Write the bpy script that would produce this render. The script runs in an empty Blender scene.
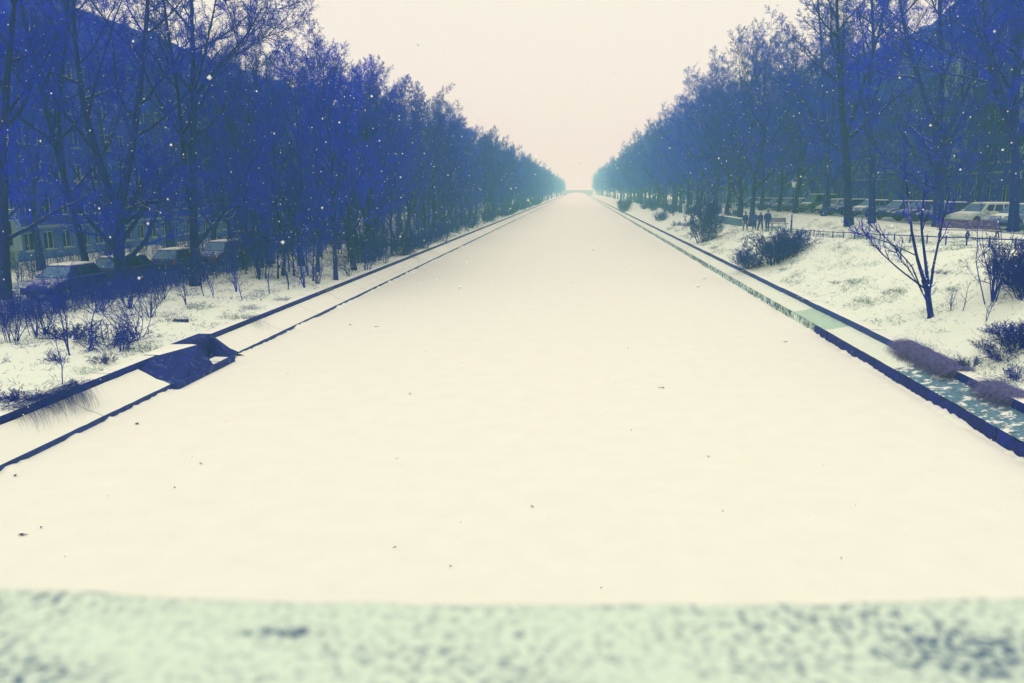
import bpy, bmesh, math, random
import numpy as np
from mathutils import Vector, Matrix, noise as mnoise

random.seed(7)
RNG = np.random.default_rng(11)
scn = bpy.context.scene
COL = scn.collection
R = math.radians

# ------------------------------------------------------------------ camera
# world: x = across the canal, y = along it, z = up; ice at z = 0, eye 6 m above it
F, CX, CY, EYE = 800.0, 512.0, 341.5, 6.0
PITCH = math.atan(151.5 / 800); YAW = math.atan(.0825 * math.cos(PITCH))
cam = bpy.data.cameras.new('camera'); cam_o = bpy.data.objects.new('camera', cam); COL.objects.link(cam_o)
cam_o.location = (0, 0, EYE); cam_o.rotation_euler = (math.pi/2 - PITCH, 0, YAW)
cam.sensor_width = 36; cam.lens = 36 * F / 1024; cam.clip_start = .05; cam.clip_end = 6000
cam.dof.use_dof = True; cam.dof.focus_distance = 45; cam.dof.aperture_fstop = 3.2
scn.camera = cam_o

# ------------------------------------------------------------------ sky, sun, exposure
SUN_EL, SUN_AZ = 52, 205
wd = bpy.data.worlds.new('World'); scn.world = wd; wd.use_nodes = True
nt = wd.node_tree; nt.nodes.clear()
o_ = nt.nodes.new('ShaderNodeOutputWorld'); bg = nt.nodes.new('ShaderNodeBackground')
sky = nt.nodes.new('ShaderNodeTexSky'); sky.sky_type = 'NISHITA'; sky.sun_disc = False
sky.sun_elevation = R(SUN_EL); sky.sun_rotation = R(SUN_AZ); sky.dust_density = 6; sky.air_density = 1.5
mx = nt.nodes.new('ShaderNodeMix'); mx.data_type = 'RGBA'
mx.inputs[0].default_value = .965                     # closed snow cloud over the clear sky
mx.inputs[7].default_value = (9.75, 9.3, 8.05, 1)
nt.links.new(sky.outputs[0], mx.inputs[6]); nt.links.new(mx.outputs[2], bg.inputs[0])
bg.inputs[1].default_value = .1
nt.links.new(bg.outputs[0], o_.inputs[0])
sun = bpy.data.lights.new('sun', 'SUN'); sun.energy = .6; sun.angle = R(40); sun.color = (1, .97, .88)
sun_o = bpy.data.objects.new('sun', sun); COL.objects.link(sun_o)
sun_o.rotation_euler = (R(90 - SUN_EL), 0, R(-SUN_AZ + 180)); sun_o.location = (0, -50, 80)
scn.view_settings.view_transform = 'Standard'; scn.view_settings.look = 'None'
scn.view_settings.exposure = 0; scn.view_settings.gamma = 1
scn.render.engine = 'CYCLES'
scn.cycles.use_denoising = True
scn.cycles.max_bounces = 6; scn.cycles.diffuse_bounces = 3; scn.cycles.volume_bounces = 2
scn.cycles.sample_clamp_indirect = 4

# ------------------------------------------------------------------ pixel helpers
FW = Vector((-math.sin(YAW)*math.cos(PITCH), math.cos(YAW)*math.cos(PITCH), -math.sin(PITCH)))
RT = Vector((math.cos(YAW), math.sin(YAW), 0)); UP = RT.cross(FW); EYEP = Vector((0, 0, EYE))
def ray(px, py): return FW + RT * ((px - CX) / F) - UP * ((py - CY) / F)
def on_z(px, py, z): d = ray(px, py); return EYEP + d * ((z - EYE) / d.z)
def on_x(px, py, x): d = ray(px, py); return EYEP + d * (x / d.x)
def on_y(px, py, y): d = ray(px, py); return EYEP + d * (y / d.y)
def ground_hit(px, py):
    d = ray(px, py); t = 10.0
    while t < 900:
        p = EYEP + d * t
        if p.z <= zground(p.x, p.y): return p
        t += .15
    return EYEP + d * t

# ------------------------------------------------------------------ terrain heights
def itp(x, pts): return float(np.interp(x, [p[0] for p in pts], [p[1] for p in pts]))
PATH_Z = [(-40, 4.3), (0, 4.3), (20, 4.0), (35, 3.55), (50, 3.0), (63, 2.6), (78, 2.3), (130, 2.0), (400, 1.8)]
STREET_Z = [(-40, 4.4), (10, 4.2), (30, 3.65), (90, 3.55), (150, 3.1), (300, 2.6)]
LICE, RICE, LCOP, RCOP = -12.35, 10.15, -13.4, 11.1
def zground(x, y):
    if x > 0:
        zp, zs = itp(y, PATH_Z), itp(y, STREET_Z)
        z = itp(x, [(RCOP+.3, .74), (12.2, 1.02), (16.3, zp-.12), (16.9, zp), (19.5, zp+.08), (22.0, zs), (400, zs+.1)])
        a = .10 if 11.6 < x < 16.5 else .03
    else:
        r = min(1, max(0, (15 - y) / 12)); r = r*r*(3-2*r)
        z = itp(-x, [(-LCOP+.3, .74), (15, .86), (18, 1.0), (27, 1.0), (43, .45), (400, .45)])
        z = z*(1-r) + (4.3 if x < -14.5 else z) * r
        a = .09 if -22 < x < -13.9 else .03
    return z + a * mnoise.noise(Vector((x*.55, y*.45, 3.1))) + .35*a * mnoise.noise(Vector((x*2.1, y*2.0, 9.1)))

# ------------------------------------------------------------------ mesh helpers
def obj(name, me, mat=None, parent=None):
    o = bpy.data.objects.new(name, me); COL.objects.link(o)
    if mat and not me.materials: me.materials.append(mat)
    if parent: o.parent = parent
    return o
def empty(name, loc=(0, 0, 0), rz=0):
    o = bpy.data.objects.new(name, None); COL.objects.link(o); o.location = loc; o.rotation_euler.z = rz
    o.empty_display_size = .3; return o
def tag(o, label=None, cat=None, group=None, kind=None):
    if label: o['label'] = label
    if cat: o['category'] = cat
    if group: o['group'] = group
    if kind: o['kind'] = kind
    return o
def copy_tree(o, parent=None):
    c = o.copy(); COL.objects.link(c); c.parent = parent
    for ch in o.children: copy_tree(ch, c)
    return c
def np_mesh(name, V, Q, smooth=True):
    """V (n,3), Q list of (m,k) index arrays"""
    me = bpy.data.meshes.new(name); V = np.asarray(V, np.float32)
    me.vertices.add(len(V)); me.vertices.foreach_set('co', V.ravel())
    loops = np.concatenate([q.ravel() for q in Q]).astype(np.int32)
    tot = np.concatenate([np.full(len(q), q.shape[1], np.int32) for q in Q])
    st = np.concatenate([[0], np.cumsum(tot)[:-1]]).astype(np.int32)
    me.loops.add(len(loops)); me.loops.foreach_set('vertex_index', loops)
    me.polygons.add(len(tot)); me.polygons.foreach_set('loop_start', st); me.polygons.foreach_set('loop_total', tot)
    me.polygons.foreach_set('use_smooth', np.full(len(tot), smooth))
    me.update(calc_edges=True); return me
def nrm(a): return a / np.maximum(np.linalg.norm(a, axis=-1, keepdims=True), 1e-9)
def frames(T):
    a = np.where(np.abs(T[..., 2:3]) < .9, np.array([0, 0, 1.]), np.array([1., 0, 0]))
    U = nrm(np.cross(T, a)); return U, np.cross(T, U)
def tubes(P, Rd, S, off=0):
    N, K, _ = P.shape
    T = nrm(np.gradient(P, axis=1)); U, V = frames(T)
    an = np.arange(S) * 2 * np.pi / S
    ring = P[:, :, None] + Rd[:, :, None, None] * (np.cos(an)[:, None] * U[:, :, None] + np.sin(an)[:, None] * V[:, :, None])
    idx = off + np.arange(N*K*S).reshape(N, K, S); nx = np.roll(idx, -1, axis=2)
    q = np.stack([idx[:, :-1], nx[:, :-1], nx[:, 1:], idx[:, 1:]], -1).reshape(-1, 4)
    return ring.reshape(-1, 3), q
def tube_mesh(name, sets):
    Vs, Qs, off = [], [], 0
    for P, Rd, S in sets:
        v, q = tubes(P, Rd, S, off); Vs.append(v); Qs.append(q); off += len(v)
    return np_mesh(name, np.concatenate(Vs), Qs)
def resample(P, K):
    P = np.asarray(P, float); s = np.concatenate([[0], np.cumsum(np.linalg.norm(np.diff(P, axis=0), axis=1))])
    t = np.linspace(0, s[-1], K*4)
    Q = np.stack([np.interp(t, s, P[:, i]) for i in range(3)], 1)
    for _ in range(3): Q[1:-1] = (Q[:-2] + Q[1:-1]*2 + Q[2:]) / 4
    return Q[np.linspace(0, len(Q)-1, K).astype(int)]
def box(bm, x0, x1, y0, y1, z0, z1):
    v = [bm.verts.new((x, y, z)) for z in (z0, z1) for x, y in ((x0, y0), (x1, y0), (x1, y1), (x0, y1))]
    for f in ((3, 2, 1, 0), (4, 5, 6, 7), (0, 1, 5, 4), (1, 2, 6, 5), (2, 3, 7, 6), (3, 0, 4, 7)):
        bm.faces.new([v[i] for i in f])
    return v
def prism(bm, poly, a0, a1, plane='xz'):
    """polygon in a plane pushed along the third axis"""
    def P(u, w, a): return {'xz': (u, a, w), 'yz': (a, u, w), 'xy': (u, w, a)}[plane]
    A = [bm.verts.new(P(u, w, a0)) for u, w in poly]; B = [bm.verts.new(P(u, w, a1)) for u, w in poly]
    n = len(poly); bm.faces.new(A[::-1]); bm.faces.new(B)
    for i in range(n): bm.faces.new((A[i], A[(i+1) % n], B[(i+1) % n], B[i]))
def cyl(bm, p, q, r0, r1=None, seg=10):
    p, q = Vector(p), Vector(q); r1 = r0 if r1 is None else r1
    d = (q - p).normalized(); a = Vector((0, 0, 1)) if abs(d.z) < .9 else Vector((1, 0, 0))
    u = d.cross(a).normalized(); w = d.cross(u)
    A, B = [], []
    for i in range(seg):
        t = 2*math.pi*i/seg; k = u*math.cos(t) + w*math.sin(t)
        A.append(bm.verts.new(p + k*r0)); B.append(bm.verts.new(q + k*r1))
    for i in range(seg): bm.faces.new((A[i], A[(i+1) % seg], B[(i+1) % seg], B[i]))
    bm.faces.new(A[::-1]); bm.faces.new(B)
def bm_mesh(name, fn, bevel=0, smooth=False, seg=2):
    bm = bmesh.new(); fn(bm)
    bmesh.ops.recalc_face_normals(bm, faces=bm.faces)
    if bevel: bmesh.ops.bevel(bm, geom=bm.edges[:], offset=bevel, segments=seg, affect='EDGES', profile=.6)
    me = bpy.data.meshes.new(name); bm.to_mesh(me); bm.free()
    if smooth: me.polygons.foreach_set('use_smooth', [True]*len(me.polygons))
    return me

# ------------------------------------------------------------------ materials
SNOW = (.90, .91, .82)
def mat(name, base, rough=.8, var=.25, scale=6, snow=None, snow_amt=1.0, bump=.0, spec=.2, rnd=0, metal=0, alt=None, alt_scale=2, alt_thr=.55):
    m = bpy.data.materials.new(name); m.use_nodes = True
    t = m.node_tree; b = t.nodes['Principled BSDF']; N = t.nodes.new; L = t.links.new
    b.inputs['Roughness'].default_value = rough; b.inputs['Specular IOR Level'].default_value = spec; b.inputs['Metallic'].default_value = metal
    geo = N('ShaderNodeNewGeometry'); tc = N('ShaderNodeTexCoord')
    no = N('ShaderNodeTexNoise'); no.inputs['Scale'].default_value = scale; no.inputs['Detail'].default_value = 5; no.inputs['Roughness'].default_value = .65
    L(geo.outputs['Position'], no.inputs['Vector'])
    mr = N('ShaderNodeMapRange'); mr.inputs[1].default_value = .3; mr.inputs[2].default_value = .7; mr.inputs[3].default_value = 1-var; mr.inputs[4].default_value = 1+var
    L(no.outputs[0], mr.inputs[0])
    sc = N('ShaderNodeVectorMath'); sc.operation = 'SCALE'; sc.inputs[0].default_value = base; L(mr.outputs[0], sc.inputs['Scale'])
    out = sc.outputs[0]
    if alt:
        n2 = N('ShaderNodeTexNoise'); n2.inputs['Scale'].default_value = alt_scale; n2.inputs['Detail'].default_value = 6; n2.inputs['Roughness'].default_value = .7
        L(geo.outputs['Position'], n2.inputs['Vector'])
        r2 = N('ShaderNodeMapRange'); r2.inputs[1].default_value = alt_thr-.03; r2.inputs[2].default_value = alt_thr+.03; L(n2.outputs[0], r2.inputs[0])
        m2 = N('ShaderNodeMix'); m2.data_type = 'RGBA'; L(r2.outputs[0], m2.inputs[0]); L(out, m2.inputs[6]); m2.inputs[7].default_value = (*alt, 1)
        out = m2.outputs[2]
    if rnd:
        oi = N('ShaderNodeObjectInfo'); r3 = N('ShaderNodeMapRange'); r3.inputs[3].default_value = 1-rnd; r3.inputs[4].default_value = 1+rnd
        L(oi.outputs['Random'], r3.inputs[0]); s3 = N('ShaderNodeVectorMath'); s3.operation = 'SCALE'
        L(out, s3.inputs[0]); L(r3.outputs[0], s3.inputs['Scale']); out = s3.outputs[0]
    if snow is not None:                                # snow lying on faces that look up
        sx = N('ShaderNodeSeparateXYZ'); L(geo.outputs['Normal'], sx.inputs[0])
        n4 = N('ShaderNodeTexNoise'); n4.inputs['Scale'].default_value = 5; n4.inputs['Detail'].default_value = 4; L(geo.outputs['Position'], n4.inputs['Vector'])
        ad = N('ShaderNodeMath'); ad.operation = 'MULTIPLY_ADD'; L(n4.outputs[0], ad.inputs[0]); ad.inputs[1].default_value = .8; L(sx.outputs[2], ad.inputs[2])
        r4 = N('ShaderNodeMapRange'); r4.inputs[1].default_value = snow+.35; r4.inputs[2].default_value = snow+.5; r4.inputs[4].default_value = snow_amt; L(ad.outputs[0], r4.inputs[0])
        m4 = N('ShaderNodeMix'); m4.data_type = 'RGBA'; L(r4.outputs[0], m4.inputs[0]); L(out, m4.inputs[6]); m4.inputs[7].default_value = (*SNOW, 1)
        out = m4.outputs[2]
    L(out, b.inputs['Base Color'])
    if bump:
        bp = N('ShaderNodeBump'); bp.inputs['Strength'].default_value = bump; bp.inputs['Distance'].default_value = .03
        L(no.outputs[0], bp.inputs['Height']); L(bp.outputs[0], b.inputs['Normal'])
    return m
def snow_mat(name, base, patches=None, patch_scale=3, thr=.62, soft=.05, fine=40):
    m = mat(name, base, rough=.75, var=.025, scale=1.3, spec=.25)
    t = m.node_tree; b = t.nodes['Principled BSDF']; N = t.nodes.new; L = t.links.new
    geo = N('ShaderNodeNewGeometry')
    if patches:
        src = b.inputs['Base Color'].links[0].from_socket
        n = N('ShaderNodeTexNoise'); n.inputs['Scale'].default_value = patch_scale; n.inputs['Detail'].default_value = 8; n.inputs['Roughness'].default_value = .72
        L(geo.outputs['Position'], n.inputs['Vector'])
        r = N('ShaderNodeMapRange'); r.inputs[1].default_value = thr; r.inputs[2].default_value = thr+soft; r.inputs[4].default_value = .85; L(n.outputs[0], r.inputs[0])
        k = N('ShaderNodeMix'); k.data_type = 'RGBA'; L(r.outputs[0], k.inputs[0]); L(src, k.inputs[6]); k.inputs[7].default_value = (*patches, 1)
        L(k.outputs[2], b.inputs['Base Color'])
    n = N('ShaderNodeTexNoise'); n.inputs['Scale'].default_value = fine; n.inputs['Detail'].default_value = 4; L(geo.outputs['Position'], n.inputs['Vector'])
    bp = N('ShaderNodeBump'); bp.inputs['Strength'].default_value = .25; bp.inputs['Distance'].default_value = .01; L(n.outputs[0], bp.inputs['Height']); L(bp.outputs[0], b.inputs['Normal'])
    return m
NAVY = (.003, .004, .16)
M = {}
M['snow'] = snow_mat('bank_snow', (.85, .92, .79), patches=(.10, .20, .26), patch_scale=3.1, thr=.60, soft=.10)
M['ice_snow'] = snow_mat('ice_snow', (.91, .91, .82), fine=14)
M['snow_clean'] = snow_mat('snow_cover', SNOW)
M['bark'] = mat('bark', NAVY, .9, .45, 9, snow=.74, snow_amt=.6, bump=.4, rnd=.25)
M['twig'] = mat('twig', (.003, .005, .54), .9, .35, 1.2, rnd=.3)
M['shrub'] = mat('shrub_twig', (.004, .007, .30), .9, .3, 5, rnd=.3)
M['dry'] = mat('dry_grass', (.17, .16, .40), .9, .6, 9, rnd=.2)
M['dry_dark'] = mat('withered_grass', (.012, .025, .26), .9, .4, 9, rnd=.3)
M['tuft'] = mat('pale_grass', (.12, .20, .24), .9, .4, 9, rnd=.3)
M['coping'] = mat('coping_stone', (.008, .014, .20), .85, .45, 5, snow=.55, bump=.5, rnd=.18)
M['coping_r'] = mat('coping_stone_weathered', (.022, .05, .26), .85, .5, 4, snow=.55, bump=.5, rnd=.2)
M['wall_wet'] = mat('wet_quay_stone', (.006, .009, .19), .8, .45, 4, bump=.6, rnd=.15)
M['wall_frost'] = mat('frosted_quay_stone', (.03, .09, .21), .85, .4, 4, bump=.5, rnd=.25, alt=(.55, .68, .58), alt_scale=3.6, alt_thr=.49)
M['ledge_bare'] = mat('bare_ledge_concrete', (.48, .66, .54), .85, .15, 5, bump=.3)
M['ledge_patch'] = mat('patchy_ledge', (.11, .22, .32), .85, .45, 7, bump=.4, alt=SNOW, alt_scale=3.4, alt_thr=.55)
M['ledge_snow'] = mat('snowy_ledge', (.84, .90, .78), .8, .06, 5, bump=.2, alt=(.35, .52, .44), alt_scale=1.2, alt_thr=.68)
M['revet'] = mat('revetment_stone', (.02, .04, .22), .85, .4, 5, snow=.45, bump=.4)
M['outfall'] = mat('outfall_concrete', (.007, .011, .19), .8, .4, 5, bump=.5, alt=(.05, .10, .30), alt_scale=4, alt_thr=.6)
M['parapet'] = mat('parapet_stone', (.25, .40, .42), .8, .3, 60, bump=.4)
M['plaster'] = mat('facade_plaster', (.010, .018, .50), .9, .18, .8)
M['plaster_light'] = mat('ground_floor_plaster', (.05, .11, .46), .9, .35, 1.1)
M['plaster_white'] = mat('white_plaster', (.30, .45, .48), .9, .15, 1.5)
M['plaster_mid'] = mat('oriel_plaster', (.12, .20, .32), .9, .2, 1.2)
M['plaster_r'] = mat('street_facade', (.012, .024, .52), .9, .3, .9)
M['plaster_p'] = mat('pale_facade', (.06, .12, .52), .9, .35, .7)
M['frame'] = mat('window_frame', (.28, .34, .58), .6, .1, 3)
M['pane'] = mat('window_glass', (.003, .004, .10), .6, .1, 2, spec=.03)
M['roof'] = mat('roof_tiles', (.006, .010, .42), .9, .3, 2, snow=.9, snow_amt=.4)
M['sill'] = mat('window_sill', (.2, .28, .42), .8, .1, 3, snow=.3)
M['asphalt'] = snow_mat('trodden_street_snow', (.40, .48, .56), patches=(.015, .025, .22), patch_scale=.9, thr=.5, soft=.12)
M['tyre'] = mat('tyre', (.005, .006, .12), .9, .2, 9)
M['rim'] = mat('rim', (.2, .24, .36), .4, .1, 9, metal=.6)
M['glass'] = mat('car_glass', (.008, .014, .14), .2, .1, 2, spec=.2)
M['glass_snowy'] = mat('frosted_windscreen', (.08, .16, .32), .5, .35, 4)
M['lamp_lens'] = mat('lamp_lens', (.4, .45, .55), .2, .1, 3)
M['tail'] = mat('tail_light', (.25, .02, .06), .3, .1, 3)
for k, c in dict(navy=(.006, .008, .28), black=(.004, .005, .2), silver=(.10, .16, .34), blue=(.01, .02, .24), green=(.06, .15, .20), white=(.45, .55, .52)).items():
    M['car_'+k] = mat('car_paint_'+k, c, .45, .06, 2, spec=.2, snow=.95, snow_amt=.4)
M['plastic'] = mat('dark_plastic', (.005, .006, .12), .7, .1, 5)
M['iron'] = mat('painted_iron', (.006, .009, .24), .6, .2, 8, snow=.75, snow_amt=.6)
M['wood'] = mat('bench_wood', (.09, .06, .20), .8, .35, 7, snow=.8, snow_amt=.7)
M['concrete'] = mat('wall_concrete', (.07, .16, .26), .9, .25, 3, snow=.6)
M['haze_paled_stone'] = mat('haze_paled_bridge_stone', (.34, .38, .38), .9, .2, .6, snow=.6)  # haze put into the colour: stone lightened so the far bridge fades
M['lampglass'] = mat('lantern_glass', (.45, .52, .52), .3, .1, 4, snow=.5)
M['skin'] = mat('skin', (.14, .12, .24), .6, .05, 4)
M['hair'] = mat('hair', (.006, .006, .10), .8, .2, 20)
for k, c in dict(navy=(.005, .007, .18), slate=(.008, .013, .22), black=(.004, .005, .13), teal=(.015, .07, .24), red=(.14, .02, .20), jean=(.008, .012, .20), pink=(.12, .06, .26), pale=(.25, .3, .36)).items():
    M['cloth_'+k] = mat('cloth_'+k, c, .9, .2, 12)
M['leaf'] = mat('dead_leaf', (.015, .018, .12), .9, .3, 30)
M['flake'] = mat('snow_flake', (.93, .94, .92), .9, .02, 3)

# ------------------------------------------------------------------ ground and ice
def build_ground():
    near_r = [RCOP+.3] + list(np.arange(RCOP+.55, 24.5, .36)); far_r = [26, 28, 31, 35, 40, 48, 60, 80, 110, 160, 240, 380, 700]
    near_l = [-(-LCOP+.3)] + list(np.arange(LCOP-.55, -28, -.36)); far_l = [-30, -33, -37, -41, -46, -55, -70, -90, -130, -200, -380, -700]
    xs = far_l[::-1] + near_l[::-1] + [LCOP-.28, RCOP+.28] + near_r + far_r
    kind = [0]*(len(far_l)+len(near_l)) + [1, 1] + [0]*(len(near_r)+len(far_r))
    ys = list(np.arange(-80, -10, 10)) + list(np.arange(-10, 12, 1.5)) + list(np.arange(12, 60, .42)) + list(np.arange(60, 140, 1.1))
    y = 140.
    while y < 2500: ys.append(y); y += 2 + (y-140)*.05
    ys.append(2500)
    V = []
    for yy in ys:
        for xx, k in zip(xs, kind):
            if k: z = -.6
            else: z = zground(xx, yy)
            V.append((xx, yy, z))
    nx, ny = len(xs), len(ys)
    idx = np.arange(nx*ny).reshape(ny, nx)
    q = np.stack([idx[:-1, :-1], idx[:-1, 1:], idx[1:, 1:], idx[1:, :-1]], -1).reshape(-1, 4)
    me = np_mesh('ground', V, [q])
    tag(obj('ground', me, M['snow']), 'snow covered canal banks, paths and streets', kind='structure')
    # ice
    xs = np.linspace(LCOP-.2, RCOP+.2, 60); ysi = np.concatenate([np.arange(-80, 8, 4), np.arange(8, 70, .5), np.geomspace(70, 2500, 90)])
    X, Y = np.meshgrid(xs, ysi)
    Z = np.array([.012*mnoise.noise(Vector((a*.5, b*.35, 1))) + .006*mnoise.noise(Vector((a*1.9, b*1.3, 5))) for a, b in zip(X.ravel(), Y.ravel())])
    idx = np.arange(X.size).reshape(X.shape)
    q = np.stack([idx[:-1, :-1], idx[:-1, 1:], idx[1:, 1:], idx[1:, :-1]], -1).reshape(-1, 4)
    tag(obj('canal_ice', np_mesh('canal_ice', np.stack([X.ravel(), Y.ravel(), Z], 1), [q]), M['ice_snow']), 'frozen canal under a smooth sheet of snow', kind='structure')
    # streets: trodden, half cleared snow
    for nm, x0, x1, y0, y1, lab in (('street_left', -31.5, -21.6, 18, 420, 'street beside the left bank'), ('street_right', 24.0, 33.5, 20, 420, 'street beside the right bank')):
        sx = np.linspace(x0, x1, 12); sy = np.concatenate([np.arange(y0, 120, 1.0), np.linspace(120, y1, 60)])
        X, Y = np.meshgrid(sx, sy); Z = np.array([zground(a, b) + .03 for a, b in zip(X.ravel(), Y.ravel())])
        idx = np.arange(X.size).reshape(X.shape); q = np.stack([idx[:-1, :-1], idx[:-1, 1:], idx[1:, 1:], idx[1:, :-1]], -1).reshape(-1, 4)
        tag(obj(nm, np_mesh(nm, np.stack([X.ravel(), Y.ravel(), Z], 1), [q]), M['asphalt']), lab, kind='structure')
build_ground()

# ------------------------------------------------------------------ quay walls
def drift_mesh(x_edge, side, y0, y1):
    ys = np.arange(y0, y1, .12) if y1 < 130 else np.concatenate([np.arange(y0, 90, .15), np.geomspace(90, y1, 200)])
    V = []
    for y in ys:
        n = mnoise.noise(Vector((y*1.3, side*5, 0)))*.5 + mnoise.noise(Vector((y*4.1, side*9, 2)))*.5 + mnoise.noise(Vector((y*.3, 4, side)))*.5
        h = max(.012, (.04 if y > 22 or side > 0 else .01) + .16*n); w = .08 + max(0, .34*n + .08)
        for u, v in ((-.02, h), (.35, h*.8), (.7, h*.35), (1.05, -.03)):
            V.append((x_edge - side*(w*u), y, v))
    idx = np.arange(len(V)).reshape(len(ys), 4)
    q = np.stack([idx[:-1, :-1], idx[:-1, 1:], idx[1:, 1:], idx[1:, :-1]], -1).reshape(-1, 4)
    if side < 0: pass
    return np_mesh('snow_drift', V, [q])

def left_wall():
    t = tag(empty('quay_wall', (LCOP, 30, 0)), 'low sloping stone canal edge with dark coping along the left bank', 'quay wall')
    base = Vector((LCOP, 30, 0))
    def stone(y0, y1, wob):
        def f(bm): box(bm, LCOP-.42+wob, LCOP+wob, y0+.006, y1-.006, .58, .80+wob*.4)
        return f
    y = 1.0
    def local(me):
        me.transform(Matrix.Translation(-base)); return me
    while y < 150:
        y1 = y + random.uniform(1.35, 1.9)
        if y < 24.0 and y1 > 23.0: y1 = 24.05
        obj('coping_stone', local(bm_mesh('coping_stone', stone(y, y1, random.uniform(-.012, .012)), .018)), M['coping'], t)
        y = 27.9 if y1 == 24.05 else y1
    o = obj('coping_stone', local(bm_mesh('coping', stone(y, 2500, 0))), M['coping'], t)
    y = 1.0
    while y < 160:
        y1 = min(y + 4.6, 22.95) if y < 22.9 else y + 4.6
        if y >= 22.9 and y < 27.95: y = 27.95; continue
        def f(bm, y=y, y1=y1):
            n = max(2, int((y1-y)/.35)); m = 5
            prof = [(LICE-.02, .15), (-12.55, .23), (-12.8, .31), (-13.1, .47), (LCOP+.03, .60)]
            g = []
            for i in range(n+1):
                yy = y+.01 + (y1-y-.02)*i/n
                g.append([bm.verts.new((px_, yy, pz + .018*mnoise.noise(Vector((px_*3, yy*2, 0))))) for px_, pz in prof])
            for i in range(n):
                for j in range(m-1): bm.faces.new((g[i][j], g[i][j+1], g[i+1][j+1], g[i+1][j]))
            for row, fl in ((g[0], 1), (g[-1], 0)):      # ends down to the ice
                lo = [bm.verts.new((v.co.x, v.co.y, -.1)) for v in row]
                for j in range(m-1): bm.faces.new((row[j], row[j+1], lo[j+1], lo[j]))
            lo = [bm.verts.new((r_[0].co.x+.03, r_[0].co.y, -.1)) for r_ in g]
            for i in range(n): bm.faces.new((g[i][0], g[i+1][0], lo[i+1], lo[i]))
        obj('revetment_slab', local(bm_mesh('revetment_slab', f)), M['revet'], t)
        y = y1
    obj('revetment_slab', local(bm_mesh('revetment_slab', lambda bm: prism(bm, [(LICE-.02, -.1), (LICE-.02, .13), (LCOP+.03, .6), (LCOP+.03, -.1)], y, 2500))), M['revet'], t)
    obj('snow_drift', local(drift_mesh(LICE-.02, -1, 27.9, 2400)), M['snow_clean'], t)
    obj('snow_drift', local(drift_mesh(LICE-.02, -1, 8, 22.8)), M['snow_clean'], t)
left_wall()

def right_wall():
    t = tag(empty('quay_wall', (RCOP, 30, 0)), 'stone canal edge with icy ledge and dark waterline along the right bank', 'quay wall')
    base = Vector((RCOP, 30, 0))
    def local(me): me.transform(Matrix.Translation(-base)); return me
    y = 1.0
    while y < 150:
        y1 = y + random.uniform(1.35, 1.9); w = random.uniform(-.014, .014)
        obj('coping_stone', local(bm_mesh('coping_stone', lambda bm: box(bm, RCOP+w, RCOP+.42+w, y+.006, y1-.006, .53, .80+w*.5), .02)), M['coping'] if y < 24 else M['coping_r'], t)
        y = y1
    obj('coping_stone', local(bm_mesh('coping', lambda bm: box(bm, RCOP, RCOP+.42, y, 2500, .53, .80))), M['coping_r'], t)
    y = 1.0; k = 0
    cuts = [1, 6, 11, 15, 19, 22.6, 26.0, 29.6, 33.2, 38.2] + list(np.arange(42.4, 160, 4.2))
    for y, y1 in zip(cuts[:-1], cuts[1:]):
        def f(bm, y=y, y1=y1):
            n = max(3, int((y1-y)/.3)); prof = [(RICE+.015, .37), (10.4, .40), (10.75, .47), (RCOP+.02, .55)]
            g = []
            for i in range(n+1):
                yy = y+.012 + (y1-y-.024)*i/n
                g.append([bm.verts.new((a, yy, c + .012*mnoise.noise(Vector((a*3, yy*2, 7))))) for a, c in prof])
            for i in range(n):
                for j in range(3): bm.faces.new((g[i][j], g[i+1][j], g[i+1][j+1], g[i][j+1]))
            for row in (g[0], g[-1]):
                lo = [bm.verts.new((v.co.x, v.co.y, .1)) for v in row]
                for j in range(3): bm.faces.new((row[j], row[j+1], lo[j+1], lo[j]))
        m = 'ledge_patch' if y < 26 else ('ledge_bare' if 33 < y < 37 else 'ledge_snow')
        obj('ledge_slab', local(bm_mesh('ledge_slab', f, smooth=False)), M[m], t)
    ye = cuts[-1]
    obj('ledge_slab', local(bm_mesh('ledge_slab', lambda bm: prism(bm, [(RICE+.015, .1), (RICE+.015, .37), (RCOP+.02, .55), (RCOP+.02, .1)], ye, 2500))), M['ledge_snow'], t)
    y = 1.0
    while y < 160:                                        # facing blocks of the waterline wall
        y1 = y + random.uniform(1.6, 2.4)
        def f(bm):
            w = random.uniform(-.02, .012); n = 6; top = []; bot = []
            for i in range(n+1):
                yy = y+.008 + (y1-y-.016)*i/n
                top.append(bm.verts.new((RICE+w + .02*mnoise.noise(Vector((yy*2, 1, 1))), yy, .345 + .055*mnoise.noise(Vector((yy*2.3, 2, 1))))))
                bot.append(bm.verts.new((RICE+w-.03 + .035*mnoise.noise(Vector((yy*1.7, 5, 1))), yy, -.15)))
            bk = [bm.verts.new((RICE+.25, v.co.y, .36)) for v in top]
            for i in range(n):
                bm.faces.new((top[i], bot[i], bot[i+1], top[i+1])); bm.faces.new((top[i], top[i+1], bk[i+1], bk[i]))
        obj('facing_stone', local(bm_mesh('facing_stone', f)), M['wall_wet'] if y < 34.5 else M['wall_frost'], t)
        y = y1
    obj('facing_stone', local(bm_mesh('facing', lambda bm: box(bm, RICE, RICE+.2, y, 2500, -.15, .36))), M['wall_frost'], t)
    obj('snow_drift', local(drift_mesh(RICE, 1, 8, 2400)), M['snow_clean'], t)
    # short mooring ladders let into the wall
right_wall()

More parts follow.
